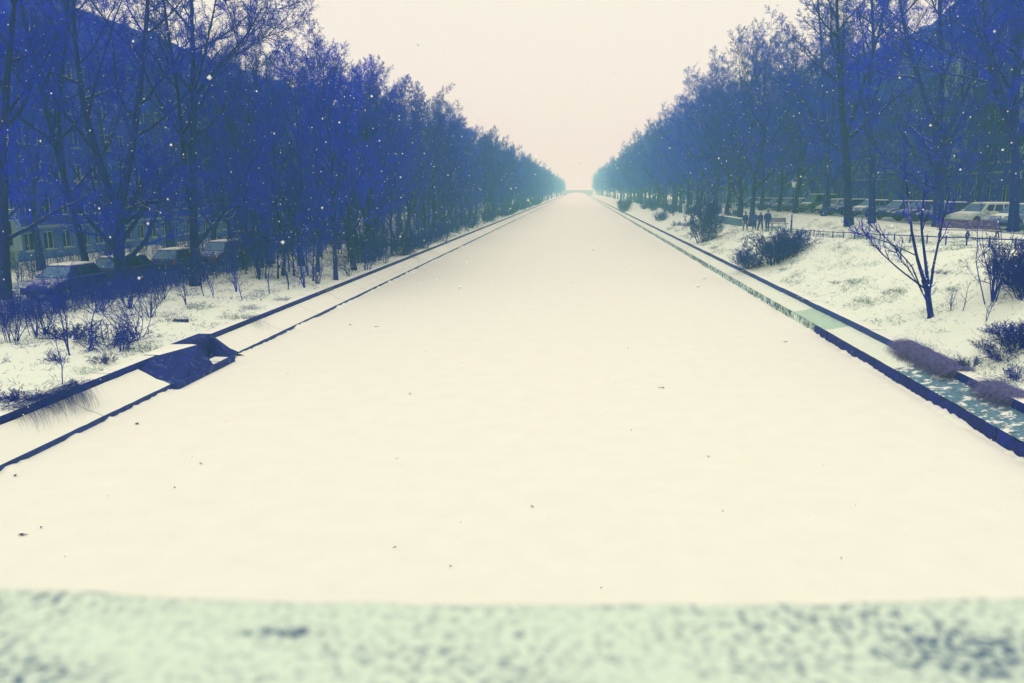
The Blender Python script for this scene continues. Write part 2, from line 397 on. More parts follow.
def outfall():
    o = Vector((-12.8, 25.4, 0))
    t = tag(empty('outfall_headwall', o), 'dark concrete outfall niche set into the left canal edge', 'outfall')
    def P(bm, pts): return [bm.verts.new(Vector(p) - o) for p in pts]
    def cheek(bm):                                      # steep wedge with streaked face
        b = P(bm, [(-12.12, 23.0, -.1), (-12.12, 25.75, -.1), (-13.82, 25.75, -.1), (-13.82, 23.0, -.1),
                   (-13.30, 24.0, .80), (-12.70, 25.6, .86), (-13.82, 25.7, .80), (-13.82, 24.0, .80), (-13.3, 23.0, .60), (-13.82, 23.0, .78)])
        for f in ((0, 1, 5, 4), (0, 4, 8), (4, 5, 6, 7), (1, 2, 6, 5), (8, 4, 7, 9), (0, 8, 9, 3), (2, 3, 9, 7, 6)): bm.faces.new([b[i] for i in f])
    obj('cheek_wall', bm_mesh('cheek_wall', cheek, .015), M['outfall'], t)
    def back(bm):
        b = P(bm, [(-13.25, 25.7, .1), (-13.30, 27.6, .1), (-13.34, 27.9, .82), (-13.34, 25.7, .82), (-13.82, 27.9, .82), (-13.82, 25.7, .82)])
        bm.faces.new([b[i] for i in (0, 1, 2, 3)]); bm.faces.new([b[i] for i in (3, 2, 4, 5)])
    obj('back_wall', bm_mesh('back_wall', back), M['outfall'], t)
    def right(bm):
        b = P(bm, [(-12.30, 27.15, .02), (-13.34, 27.6, .12), (-13.36, 27.9, .81), (-12.4, 27.9, .10), (-13.36, 27.98, .6), (-12.35, 27.98, 0)])
        bm.faces.new([b[i] for i in (0, 1, 2, 3)]); bm.faces.new([b[i] for i in (3, 2, 4, 5)])
    obj('side_wall', bm_mesh('side_wall', right), M['outfall'], t)
    obj('sill', bm_mesh('sill', lambda bm: box(bm, -12.30-o.x, -12.08-o.x, 22.9-o.y, 27.0-o.y, -.1, .17), .03), M['outfall'], t)
    obj('niche_floor', bm_mesh('niche_floor', lambda bm: box(bm, -13.35-o.x, -12.29-o.x, 25.72-o.y, 27.5-o.y, -.1, .10)), M['outfall'], t)
    def sn(bm):
        for (a, b_, c, d, h) in ((-12.72, -12.31, 25.85, 26.35, .14), (-12.95, -12.31, 26.5, 27.1, .15)):
            v = P(bm, [(a, c, .1), (b_, c, .1), (b_, d, .1), (a, d, .1), (a+.1, c+.1, h), (b_-.05, c+.08, h), (b_-.06, d-.1, h), (a+.12, d-.07, h)])
            for f in ((0, 1, 5, 4), (1, 2, 6, 5), (2, 3, 7, 6), (3, 0, 4, 7), (4, 5, 6, 7)): bm.faces.new([v[i] for i in f])
    obj('snow_patch', bm_mesh('snow_patch', sn), M['snow_clean'], t)
    def cap(bm):
        v = P(bm, [(-13.28, 24.1, .81), (-12.74, 25.55, .87), (-13.80, 25.66, .81), (-13.80, 24.1, .81), (-13.35, 24.3, .87), (-12.9, 25.45, .91), (-13.7, 25.5, .88), (-13.7, 24.3, .87)])
        for f in ((0, 1, 5, 4), (1, 2, 6, 5), (2, 3, 7, 6), (3, 0, 4, 7), (4, 5, 6, 7)): bm.faces.new([v[i] for i in f])
    obj('snow_cap', bm_mesh('snow_cap', cap), M['snow_clean'], t)
outfall()

# ------------------------------------------------------------------ the bridge underfoot, its parapet, and the far bridge
def parapet_material():
    m = snow_mat('parapet_snow', (.72, .85, .72), fine=120)
    t = m.node_tree; b = t.nodes['Principled BSDF']; N = t.nodes.new; L = t.links.new
    src = b.inputs['Base Color'].links[0].from_socket; geo = N('ShaderNodeNewGeometry')
    def nz(scale, det, a, bb, to):
        n = N('ShaderNodeTexNoise'); n.inputs['Scale'].default_value = scale; n.inputs['Detail'].default_value = det; n.inputs['Roughness'].default_value = .6
        L(geo.outputs['Position'], n.inputs['Vector']); r = N('ShaderNodeMapRange'); r.inputs[1].default_value = a; r.inputs[2].default_value = bb; r.inputs[4].default_value = to
        L(n.outputs[0], r.inputs[0]); return r.outputs[0]
    grit = nz(95, 3, .46, .66, 1.0); clump = nz(9, 3, .38, .66, .8)
    # wind-bared granite: two thin places on the coping
    def spot(c, rx, ry):
        s = N('ShaderNodeVectorMath'); s.operation = 'SUBTRACT'; L(geo.outputs['Position'], s.inputs[0]); s.inputs[1].default_value = c
        d = N('ShaderNodeVectorMath'); d.operation = 'DIVIDE'; L(s.outputs[0], d.inputs[0]); d.inputs[1].default_value = (rx, ry, 1)
        l = N('ShaderNodeVectorMath'); l.operation = 'LENGTH'; L(d.outputs[0], l.inputs[0])
        r = N('ShaderNodeMapRange'); r.inputs[1].default_value = 1.15; r.inputs[2].default_value = .45; L(l.outputs['Value'], r.inputs[0]); return r.outputs[0]
    p1 = on_z(282, 634, 5.6); p2 = on_z(985, 655, 5.6); p3 = on_z(10, 670, 5.6)
    s1 = spot(p1, .042, .011); s2 = spot(p2, .10, .045); s3 = spot(p3, .10, .03)
    def math_(op, a, c):
        k = N('ShaderNodeMath'); k.operation = op
        for i, v in enumerate((a, c)):
            if isinstance(v, (int, float)): k.inputs[i].default_value = v
            else: L(v, k.inputs[i])
        return k.outputs[0]
    sp = math_('MAXIMUM', math_('MAXIMUM', s1, math_('MULTIPLY', s2, .85)), math_('MULTIPLY', s3, .5))
    g = math_('MULTIPLY', grit, math_('ADD', clump, .25))
    fac = math_('MINIMUM', math_('ADD', math_('MULTIPLY', g, 1.0), math_('MULTIPLY', sp, math_('ADD', .25, math_('MULTIPLY', grit, .9)))), .95)
    k = N('ShaderNodeMix'); k.data_type = 'RGBA'; L(fac, k.inputs[0]); L(src, k.inputs[6]); k.inputs[7].default_value = (.03, .10, .22, 1)
    L(k.outputs[2], b.inputs['Base Color']); return m
M['parapet_snow'] = parapet_material()
def bridge():
    pb = tag(empty('bridge_parapet', (0, .55, 4.3)), 'granite parapet thinly covered with gritty snow, across the bottom of the view', 'parapet')
    o = Vector((0, .55, 4.3))
    def edge(x): return .752 + .0743*x + .0866*x*x if abs(x) < .7 else (.752 + .0424 + .052 + .05*(x-.7) if x > 0 else .742 - .01*(-.7-x))
    obj('wall', bm_mesh('wall', lambda bm: box(bm, -9, 9, -.16, .13, -.4, 1.12)), M['parapet'], pb)
    xs = np.concatenate([np.linspace(-9, -1, 20), np.arange(-.99, 1, .012), np.linspace(1.01, 9, 20)])
    V = []; vs = np.concatenate([[0, .004], np.linspace(.015, .985, 40), [.996, 1]])
    for x in xs:
        e1 = edge(x) - o.y; e0 = e1 - .42
        for v in vs:
            y = e0 + (e1-e0)*v; r = min(v, 1-v)*.42
            z = 1.3 - .4 * 0 - (max(0, .03-r)/.03)**2*.03
            z += (.0022*mnoise.noise(Vector((x*60, y*60, 0))) + .004*mnoise.noise(Vector((x*14, y*14, 3)))) * min(1, r/.02)
            V.append((x, y, z))
    n = len(vs); idx = np.arange(len(V)).reshape(len(xs), n)
    q = np.stack([idx[:-1, :-1], idx[1:, :-1], idx[1:, 1:], idx[:-1, 1:]], -1).reshape(-1, 4)
    obj('snow_layer', np_mesh('snow_layer', V, [q]), M['parapet_snow'], pb)
    obj('coping', bm_mesh('coping', lambda bm: prism(bm, [(-9, edge(-9)-o.y-.425), (9, edge(9)-o.y-.425), (9, edge(9)-o.y-.012), (1, edge(1)-o.y-.012), (0, edge(0)-o.y-.012), (-1, edge(-1)-o.y-.012), (-9, edge(-9)-o.y-.012)], 1.12, 1.275, 'xy')), M['parapet'], pb)
    tag(obj('bridge_deck', bm_mesh('bridge_deck', lambda bm: box(bm, -14.5, 12.5, -12, .68, 3.5, 4.3))), None, kind='structure').data.materials.append(M['asphalt'])
    fb = tag(empty('road_bridge', (-1, 820, 0)), 'low bridge across the far end of the canal, nearly lost in haze', 'bridge')
    def arch(bm):
        n = 24; top = 5.4; pts = [(-16, 1.0)]
        for i in range(n+1):
            a = math.pi*i/n; pts.append((-10.6*math.cos(a), 1.0 + 2.5*math.sin(a)))
        pts += [(16, 1.0), (16, top-.4), (0, top), (-16, top-.4)]
        prism(bm, pts, -5, 5)
    obj('arch', bm_mesh('arch', arch), M['haze_paled_stone'], fb)
    for s in (-5.2, 5.2): obj('parapet', bm_mesh('parapet', lambda bm: box(bm, -16, 16, s-.2, s+.2, 4.8, 5.8)), M['haze_paled_stone'], fb)
    for s in (-1, 1): obj('abutment', bm_mesh('abutment', lambda bm: box(bm, s*13.5-2.5, s*13.5+2.5, -6, 6, -.3, 5.2)), M['haze_paled_stone'], fb)
bridge()

# ------------------------------------------------------------------ buildings
def building(name, label, side, xf, y0, y1, z0, floors, fh, mats, roof_h=3.5, bay=2.7, depth=11, win=(1.25, 1.5), gf_h=None, skip=()):
    """facade plane at x = xf facing the canal; side -1 left bank, +1 right bank"""
    t = tag(empty(name, (xf, (y0+y1)/2, z0)), label, 'building', 'apartment blocks behind the trees')
    yc = (y0+y1)/2; n = max(2, int((y1-y0)/bay)); b = (y1-y0)/n; gf = gf_h or fh
    eave = gf + (floors-1)*fh + .5
    X = lambda d: side*d                                # depth behind the facade
    wins = []
    def facade(bm, lo, hi):
        for k in range(lo, hi):
            zb = 0 if k == 0 else gf + (k-1)*fh; h = gf if k == 0 else fh
            zt = zb + h if k < floors-1 else eave
            for i in range(n):
                ya, yb = y0-yc+i*b, y0-yc+(i+1)*b
                wy0, wy1 = ya+(b-win[0])/2, ya+(b+win[0])/2; wz0 = zb+.85; wz1 = wz0+win[1]
                V = {}
                def v(y, z, d=0):
                    key = (round(y, 4), round(z, 4), d)
                    if key not in V: V[key] = bm.verts.new((X(d), y, z))
                    return V[key]
                for (p, q, r, s) in ((ya, yb, zb, wz0), (ya, yb, wz1, zt), (ya, wy0, wz0, wz1), (wy1, yb, wz0, wz1)):
                    bm.faces.new((v(p, r), v(q, r), v(q, s), v(p, s)))
                for (p, r), (q, s) in (((wy0, wz0), (wy1, wz0)), ((wy1, wz0), (wy1, wz1)), ((wy1, wz1), (wy0, wz1)), ((wy0, wz1), (wy0, wz0))):
                    bm.faces.new((v(p, r), v(q, s), v(q, s, .22), v(p, r, .22)))
                wins.append((wy0, wy1, wz0, wz1, k))
    if mats[0] is not mats[1]:
        obj('ground_floor_wall', bm_mesh('ground_floor_wall', lambda bm: facade(bm, 0, 1)), mats[1], t)
        obj('wall', bm_mesh('wall', lambda bm: facade(bm, 1, floors)), mats[0], t)
    else:
        obj('wall', bm_mesh('wall', lambda bm: facade(bm, 0, floors)), mats[0], t)
    def shell(bm):
        box(bm, X(.30), X(depth), y0-yc+.02, y1-yc-.02, -.5, eave-.02)
        for e in (y0-yc, y1-yc-.3): box(bm, X(0.004), X(depth), e+.004, e+.296, -.5, eave-.01)
    obj('side_walls', bm_mesh('side_walls', shell), mats[0], t)
    rf = obj('roof', bm_mesh('roof', lambda bm: prism(bm, [(X(-.55), eave), (X(-.5), eave+.2), (X(2.2), eave+roof_h), (X(depth-2.2), eave+roof_h+.4), (X(depth+.5), eave+.2), (X(depth+.5), eave)], y0-yc-.2, y1-yc+.2)), M['roof'], t)
    for k in range(int((y1-y0)/6)):
        yd = (y0-yc) + (k+.5)*6
        obj('dormer', bm_mesh('dormer', lambda bm: prism(bm, [(yd-.9, eave+.25), (yd+.9, eave+.25), (yd+.9, eave+1.7), (yd, eave+2.3), (yd-.9, eave+1.7)], X(.15), X(2.1), 'yz')), mats[0], rf)
    for k in range(3):
        yy = (y0-yc) + (k+.5)*(y1-y0)/3
        obj('chimney', bm_mesh('chimney', lambda bm: box(bm, X(4.4), X(5.3), yy-.8, yy+.8, eave+roof_h-.3, eave+roof_h+1.3)), mats[0], rf)
    obj('string_course', bm_mesh('string_course', lambda bm: box(bm, X(-.10), X(-.004), y0-yc, y1-yc, gf-.12, gf+.1)), M['sill'], t)
    w, h = win
    def frame(bm):
        box(bm, X(.14), X(.20), 0, .09, 0, h); box(bm, X(.14), X(.20), w-.09, w, 0, h)
        box(bm, X(.14), X(.20), .09, w-.09, 0, .09); box(bm, X(.14), X(.20), .09, w-.09, h-.09, h)
        box(bm, X(.145), X(.195), w/2-.05, w/2+.05, .09, h-.09)
    fme = bm_mesh('window', frame); pme = bm_mesh('pane', lambda bm: box(bm, X(.18), X(.19), .02, w-.02, .02, h-.02)); sme = bm_mesh('sill', lambda bm: box(bm, X(-.12), X(.1), -.08, w+.08, -.1, .02))
    for wy0, wy1, wz0, wz1, k in wins:
        f = obj('window', fme, M['frame'], t); f.location = (0, wy0, wz0)
        obj('pane', pme, M['pane'], f); obj('sill', sme, M['sill'], f)
    return t, eave
building('apartment_building', 'long apartment block with pale ground floor behind the left street trees', -1, -43, 52, 99, .40, 6, 2.8, (M['plaster'], M['plaster_light']), 4.5, 2.35, win=(1.35, 1.45), gf_h=2.7)
building('apartment_building', 'farther apartment block on the left street, past the gap', -1, -43.5, 104, 160, .40, 6, 2.8, (M['plaster'], M['plaster_light']), 4.5, 2.8, gf_h=2.7)
bl, ev = building('apartment_building', 'tall dark tenement with light oriel at the right edge', 1, 38, 63, 95, 3.6, 5, 3.7, (M['plaster_r'], M['plaster_r']), 3.0, 2.9, win=(1.2, 2.0), gf_h=4.0)
building('apartment_building', 'pale fronted tenement behind the right bank trees', 1, 38.3, 95.6, 124, 3.55, 5, 3.5, (M['plaster_p'], M['plaster_r']), 3.0, 2.9, win=(1.2, 1.9), gf_h=3.8)
building('apartment_building', 'farthest tenement of the right street, mostly hidden by trees', 1, 38, 124.6, 170, 3.4, 5, 3.5, (M['plaster_r'], M['plaster_p']), 3.0, 2.9, win=(1.2, 1.9), gf_h=3.8)
building('apartment_building', 'hazy apartment block far along the left street', -1, -43.5, 166, 300, .40, 6, 2.8, (M['plaster'], M['plaster_light']), 4.5, 4.5, gf_h=2.7)
building('apartment_building', 'hazy tenement block far along the right street', 1, 38, 171, 310, 3.0, 5, 3.5, (M['plaster_r'], M['plaster_p']), 3.0, 4.5, win=(1.3, 1.9), gf_h=3.8)
def oriel(y0, y1, z0, z1, parent, py, pz):
    e = obj('oriel', bm_mesh('oriel', lambda bm: (box(bm, -1.2, -.005, y0-py, y1-py, z0-pz, z1-pz), box(bm, -1.3, -.005, y0-py-.1, y1-py+.1, z0-pz-.35, z0-pz-.003))), M['plaster_white'], parent)
    k = 0
    zz = z0 + 1.0
    while zz + 2 < z1:
        for j in range(3):
            a = y0 + .5 + j*(y1-y0-1.0)/3
            obj('window', bm_mesh('window', lambda bm: (box(bm, -1.26, -1.205, a-py, a-py+.9, zz-pz, zz-pz+1.9), box(bm, -1.29, -1.262, a-py-.06, a-py, zz-pz, zz-pz+1.9), box(bm, -1.29, -1.262, a-py+.42, a-py+.48, zz-pz, zz-pz+1.9))), M['pane'], e)
        zz += 3.7
oriel(68.5, 73.2, 8.6, 19, bl, 79, 3.6); oriel(84, 88.5, 8.6, 19, bl, 79, 3.6)
def annex():
    o = Vector((-43, on_x(22, 240, -38.4).y - .9, .4)); t = tag(empty('white_annex', o), 'small white two-storey annex at the left edge of the picture', 'building')
    def w(bm):
        box(bm, .02, 4.6, -5, .9, 1.45, 4.1); box(bm, .02, 4.2, .5, .85, 0, 1.44); box(bm, .02, 4.4, -5, -4.6, 0, 1.44); box(bm, .02, 2.2, -4.5, .4, 0, 1.44)
    obj('wall', bm_mesh('wall', w, .02), M['plaster_white'], t)
    obj('roof', bm_mesh('roof', lambda bm: box(bm, .02, 4.8, -5.2, 1.1, 4.103, 4.3)), M['sill'], t)
    for y in (-3.2, -.8):
        f = obj('window', bm_mesh('window', lambda bm: box(bm, 4.605, 4.66, y-.75, y+.75, 1.8, 3.6)), M['frame'], t)
        obj('pane', bm_mesh('pane', lambda bm: (box(bm, 4.662, 4.68, y-.65, y-.04, 1.9, 3.5), box(bm, 4.662, 4.68, y+.04, y+.65, 1.9, 3.5))), M['pane'], f)
    obj('door', bm_mesh('door', lambda bm: box(bm, 2.205, 2.26, -2.5, -1.4, 0, 1.43)), M['pane'], t)
annex()

# ------------------------------------------------------------------ trees
class TG:
    def __init__(s, seed): s.r = np.random.default_rng(seed)
    def spawn(s, P, Rd, n, t0, t1, ang, length, K, trop, jit, rmin, rk=.62, lenfall=.5, rmax=None):
        r = s.r; N, KP, _ = P.shape
        t = t0 + (t1-t0)*((np.arange(n)[None, :] + r.random((N, n))) / n)
        u = t*(KP-1); i = np.minimum(u.astype(int), KP-2); f = (u-i)[..., None]; row = np.arange(N)[:, None]
        A = P[row, i]; B = P[row, i+1]; p = A*(1-f) + B*f; T = nrm(B-A)
        rad = Rd[row, i]*(1-f[..., 0]) + Rd[row, i+1]*f[..., 0]
        plen = np.linalg.norm(np.diff(P, axis=1), axis=2).sum(1)[:, None]
        L = (length(plen, t) if callable(length) else length*plen*(1-lenfall*t)) * r.uniform(.6, 1.2, t.shape)
        a = np.radians(r.uniform(*ang, t.shape)); ph = np.arange(n)[None, :]*2.39996 + r.uniform(0, 6.28, (N, 1)) + r.normal(0, .5, t.shape)
        U, V = frames(T)
        d = nrm(np.cos(a)[..., None]*T + np.sin(a)[..., None]*(np.cos(ph)[..., None]*U + np.sin(ph)[..., None]*V))
        p = p.reshape(-1, 3); d = d.reshape(-1, 3); L = L.reshape(-1); rad = rad.reshape(-1)
        C = np.empty((len(p), K, 3)); C[:, 0] = p
        for k in range(1, K):
            d = nrm(d + np.array([0, 0, trop]) + r.normal(0, jit, d.shape)); C[:, k] = C[:, k-1] + d*(L/(K-1))[:, None]
        r0 = np.maximum(np.minimum(rad*rk, L*.022 + rmin), rmin)
        if rmax: r0 = np.minimum(r0, rmax)
        q = np.linspace(1, .25, K)[None, :]
        return C, np.maximum(r0[:, None]*q, rmin*.6)
def tree_meshes(seed, H=16, r0=.2, stems=None, clear=.28, n=(14, 9, 7, 6), spread=.42, ang=(38, 66), trop=.10, twig=.0065, K4=3, lean=.0):
    g = TG(seed); r = g.r
    if stems is None:
        K = 10; z = np.linspace(0, H*.78, K); w = np.cumsum(r.normal(0, .10*H/16, (K, 2)), 0); w -= w[0]
        P = np.concatenate([w, z[:, None]], 1)[None]; P[0, :, 0] += lean*z
        Rr = np.maximum(r0*(1-np.linspace(0, 1, K))**.85, .02)[None]; Rr[:, 0] *= 1.35
    else:
        Ps, Rs = [], []
        for s_, rr, rt in stems:
            Ps.append(resample(s_, 12)); Rs.append(np.linspace(rr, rt, 12)); 
        P = np.stack(Ps); Rr = np.stack(Rs); Rr[0, 0] *= 1.3
    lens = lambda pl, t: H*spread*(1.04-.5*t)
    l1 = g.spawn(P, Rr, n[0], clear, .99, ang, lens, 8, trop, .10, .02, .6)
    l2 = g.spawn(*l1, n[1], .18, 1.0, (28, 62), .40, 6, trop*.8, .13, .011, .6)
    l2b = g.spawn(P, Rr, 6, .6, 1.0, (20, 60), lambda pl, t: H*.14*(1.2-.6*t), 6, trop, .12, .011, .5)
    l2 = (np.concatenate([l2[0], l2b[0]]), np.concatenate([l2[1], l2b[1]]))
    l3 = g.spawn(*l2, n[2], .15, 1.0, (25, 60), .48, 4, trop*.5, .16, twig*1.25, .6)
    l4 = g.spawn(*l3, n[3], .12, 1.0, (18, 62), .9, K4, .03, .2, twig, .8)
    tr = tube_mesh('trunk', [(P, Rr, 9), (l1[0], l1[1], 6)])
    cr = tube_mesh('crown', [(l2[0], l2[1], 4), (l3[0], l3[1], 3), (l4[0], l4[1], 3)])
    tr.materials.append(M['bark']); cr.materials.append(M['twig'])
    return tr, cr
def add_tree(meshes, loc, label, group=None, rz=0, s=1.0, name='bare_tree', sz=None):
    t = tag(empty(name, loc, rz), label, 'tree', group); t.scale = (s, s, sz or s)
    obj('trunk', meshes[0], None, t); obj('crown', meshes[1], None, t); return t
ORD = ['first', 'second', 'third', 'fourth', 'fifth', 'sixth', 'seventh', 'eighth', 'ninth', 'tenth', 'eleventh', 'twelfth', 'thirteenth', 'fourteenth', 'fifteenth', 'sixteenth', 'seventeenth', 'eighteenth', 'nineteenth', 'twentieth']

def traced(seed, base_px, stems_px, label, H, zb=None, name='bare_tree', y=None, **kw):
    """trunk and main stems read off the photograph, at the distance where the foot meets the ground"""
    b = ground_hit(*base_px); b.z = zground(b.x, b.y) - .08
    st = []
    for pts, r0, r1 in stems_px:
        Q = []
        for i, (px, py) in enumerate(pts):
            dy = 0 if i == 0 else random.Random(seed*31+i+len(st)*7).uniform(-.35, .35)*i
            p = on_y(px, py, b.y + dy); Q.append(p - b)
        st.append(([tuple(q) for q in Q], r0, r1))
    me = tree_meshes(seed, H=H, stems=st, **kw)
    return add_tree(me, b, label, None, name=name)
GL, GR = 'bare trees of the left bank', 'bare trees of the right bank'
traced(1, (6, 300), [([(6, 300), (4, 225), (2, 150), (8, 70), (16, -10), (20, -80)], .24, .05), ([(3, 170), (-20, 90), (-40, 10)], .13, .03)], 'dark leaning trunk cut by the left edge of the picture', 17, clear=.15, n=(14, 11, 8, 7), spread=.36, twig=.009)
traced(2, (90, 284), [([(90, 284), (80, 235), (62, 170), (46, 110), (30, 45), (14, -30)], .21, .06), ([(66, 190), (58, 120), (66, 40), (70, -40)], .12, .04)], 'tree with a single trunk leaning left in front of the long apartment block', 16, clear=.3, n=(11, 11, 8, 7), spread=.36, twig=.009)
traced(3, (121, 290), [([(121, 290), (119, 245), (119, 212)], .29, .25), ([(119, 216), (100, 165), (84, 110), (76, 50), (70, -40)], .20, .06), ([(119, 216), (132, 150), (140, 90), (147, 20), (150, -60)], .21, .06), ([(122, 212), (140, 203), (158, 200)], .09, .04)], 'big forked tree with two stems parting above the parked cars, left', 17, clear=.25, n=(9, 11, 8, 7), spread=.38, twig=.009)
traced(4, (195, 286), [([(195, 286), (194, 230), (193, 160), (194, 90), (192, 20), (190, -60)], .24, .06), ([(194, 235), (184, 160), (178, 90), (166, 20), (160, -40)], .15, .04), ([(196, 246), (214, 224), (236, 208), (256, 190)], .13, .03), ([(192, 100), (215, 70), (245, 38), (262, 8)], .10, .03)], 'tall tree with paired stems and a low limb reaching right, before the parked van', 17, clear=.3, n=(8, 11, 8, 7), spread=.36, twig=.009)
traced(5, (938, 227), [([(938, 227), (939, 180), (938, 135)], .34, .29), ([(938, 140), (924, 95), (908, 45), (898, -10), (890, -60)], .19, .06), ([(938, 140), (942, 85), (940, 20), (938, -60)], .21, .06), ([(939, 150), (958, 110), (978, 70), (1000, 30), (1016, -10)], .17, .05)], 'large tree with three upswept stems standing before the pale parked cars', 21, clear=.25, n=(9, 10, 8, 7), spread=.33, twig=.011)
traced(6, (849, 226), [([(849, 226), (847, 170), (842, 110), (838, 50), (836, -30)], .32, .08), ([(845, 140), (862, 90), (880, 30), (890, -30)], .15, .04)], 'straight thick trunk between parked cars, nearest on the right of the lamp post', 20, clear=.28, n=(13, 10, 8, 7), spread=.34, twig=.011)
traced(7, (872, 223), [([(872, 223), (872, 160), (868, 100), (874, 40), (870, -30)], .24, .07)], 'slimmer trunk just right of the straight thick trunk', 20, clear=.28, n=(14, 10, 8, 7), spread=.34, twig=.011)
traced(8, (1013, 232), [([(1013, 232), (1016, 170), (1012, 110), (1018, 50), (1022, -40)], .28, .08), ([(1014, 140), (995, 90), (985, 30), (980, -30)], .15, .04)], 'tree at the right edge in front of the dark tenement', 20, clear=.25, n=(13, 10, 8, 7), spread=.36, twig=.011)
traced(9, (828, 215), [([(828, 215), (827, 160), (824, 110), (822, 50), (818, 0)], .27, .07), ([(826, 150), (808, 110), (796, 70)], .12, .04)], 'trunk just left of the straight thick trunk, beyond the lamp post', 20, clear=.28, n=(13, 10, 8, 7), spread=.36, twig=.011)

VAR_L = [tree_meshes(40+i, H=15.8, r0=.17 + .03*(i % 3), clear=.13, n=(19, 11, 8, 8), spread=.42, ang=(22, 58), trop=.10, twig=.0085, K4=2) for i in range(4)]
VAR_T = [tree_meshes(60+i, H=14.8, r0=.11, clear=.18, n=(15, 9, 7, 7), spread=.32, ang=(20, 50), trop=.13, twig=.008, K4=2) for i in range(2)]
VAR_R = [tree_meshes(80+i, H=21.5, r0=.27, clear=.13, n=(21, 11, 8, 8), spread=.42, ang=(26, 66), trop=.085, twig=.011, K4=2) for i in range(4)]
VAR_U = [tree_meshes(100+i, H=6.5, r0=.05, clear=.06, n=(13, 9, 6, 6), spread=.42, ang=(22, 60), trop=.12, twig=.008, K4=2) for i in range(2)]
# left bank: thin trunks read off the photograph, then the rows running on into the haze
k = 0
for px, py, sc in ((232, 262, 1.0), (262, 268, .95), (283, 276, .9), (301, 266, 1.05), (318, 272, .95), (336, 280, 1.08), (354, 270, .98), (374, 262, 1.0), (392, 256, .95), (214, 262, 1.0)):
    p = ground_hit(px, py); p.z -= .05
    add_tree((VAR_T if k % 3 else VAR_L)[k % 2], p, f'{ORD[k]} slender dark trunk in the dense thicket before the left street', GL, random.uniform(0, 6.28), sc * random.uniform(.95, 1.05), 'slender_tree'); k += 1
def row(side, xm, xs, y0, y1, st0, grow, var, lab, far, gr, smin=.93, smax=1.08):
    y, i = y0, 0
    while y < y1:
        x = side*xm + random.uniform(-xs, xs); yy = y + random.uniform(-1.2, 1.2)
        lb = f'{ORD[i]} {lab}' if i < 16 else far
        add_tree(var[random.randrange(len(var))], (x, yy, zground(x, yy)-.06), lb, gr if i < 16 else far, random.uniform(0, 6.28), random.uniform(smin, smax)); i += 1
        y += st0 + max(0, y-200)*grow
row(-1, 16.2, 1.0, 58, 900, 6.0, .022, VAR_L, 'bare tree of the row along the left canal edge, counted from the near end', 'hazy distant bare tree of the left canal edge row', GL)
row(-1, 20.4, 1.0, 54, 420, 7.0, .03, VAR_L, 'bare tree between left edge row and parked cars, counting from the near end', 'hazy distant bare tree beside the left street', GL, 1.0, 1.15)
row(-1, 34, 2.0, 44, 260, 8, .03, VAR_L, 'bare tree beyond the left street near the facades, counted from near end', 'hazy distant bare tree close to the left facades', GL, 1.2, 1.45)
row(1, 18.4, .8, 86, 900, 8.5, .022, VAR_R, 'tall bare tree of the row on the right promenade, counted from the near end', 'hazy distant tall tree of the right promenade row', GR, .9, 1.06)
row(1, 23.0, .7, 78, 420, 9.5, .03, VAR_R, 'tall bare tree beside the right street kerb, counted from the near end', 'hazy distant tall tree beside the right street', GR, .85, 1.0)
row(1, 35.0, .8, 52, 220, 8, .03, VAR_R, 'bare tree close to the right tenement fronts, counted from the near end', 'hazy distant tree close to the right tenement fronts', GR, .9, 1.1)

for i in range(130):                                      # young growth filling the strip between edge and street
    y = 44 + 420*(i/130)**1.5 + random.uniform(-1.5, 1.5); x = -random.uniform(15.0, 22.0)
    add_tree(VAR_U[i % 2], (x, y, zground(x, y)-.04), 'young bushy tree in the thicket under the left bank trees', 'young growth under the left trees', random.uniform(0, 6.28), random.uniform(.7, 1.2)*(1 + .5*(y > 120)), 'young_tree')
for i in range(70):
    y = 60 + i*5.2 + random.uniform(-2, 2); x = random.uniform(24.5, 36) if y > 130 else random.uniform(30, 36)
    add_tree(VAR_U[i % 2], (x, y, zground(x, y)-.04), 'young bushy tree before the right tenement fronts', 'young growth before the right fronts', random.uniform(0, 6.28), random.uniform(.8, 1.3)*(1 + .3*(y > 130)), 'young_tree')
# small bank tree, right
traced(20, (931, 318), [([(931, 318), (927, 290), (924, 280)], .105, .095), ([(925, 284), (917, 258), (911, 228), (908, 196), (905, 172)], .065, .018), ([(928, 284), (925, 258), (921, 225), (924, 195), (927, 170)], .06, .016), ([(931, 284), (933, 268), (939, 240), (944, 215), (951, 190)], .05, .014),
    ([(924, 288), (900, 270), (880, 252), (862, 230)], .035, .010), ([(922, 292), (912, 266), (888, 240), (866, 222)], .03, .010), ([(929, 306), (918, 284), (904, 262), (892, 246)], .025, .008), ([(915, 255), (890, 243), (868, 236), (850, 232)], .022, .008)],
    'small many-stemmed tree standing alone on the snowy right slope', 4.6, clear=.35, n=(4, 4, 4, 3), spread=.26, ang=(20, 45), trop=.14, twig=.004)

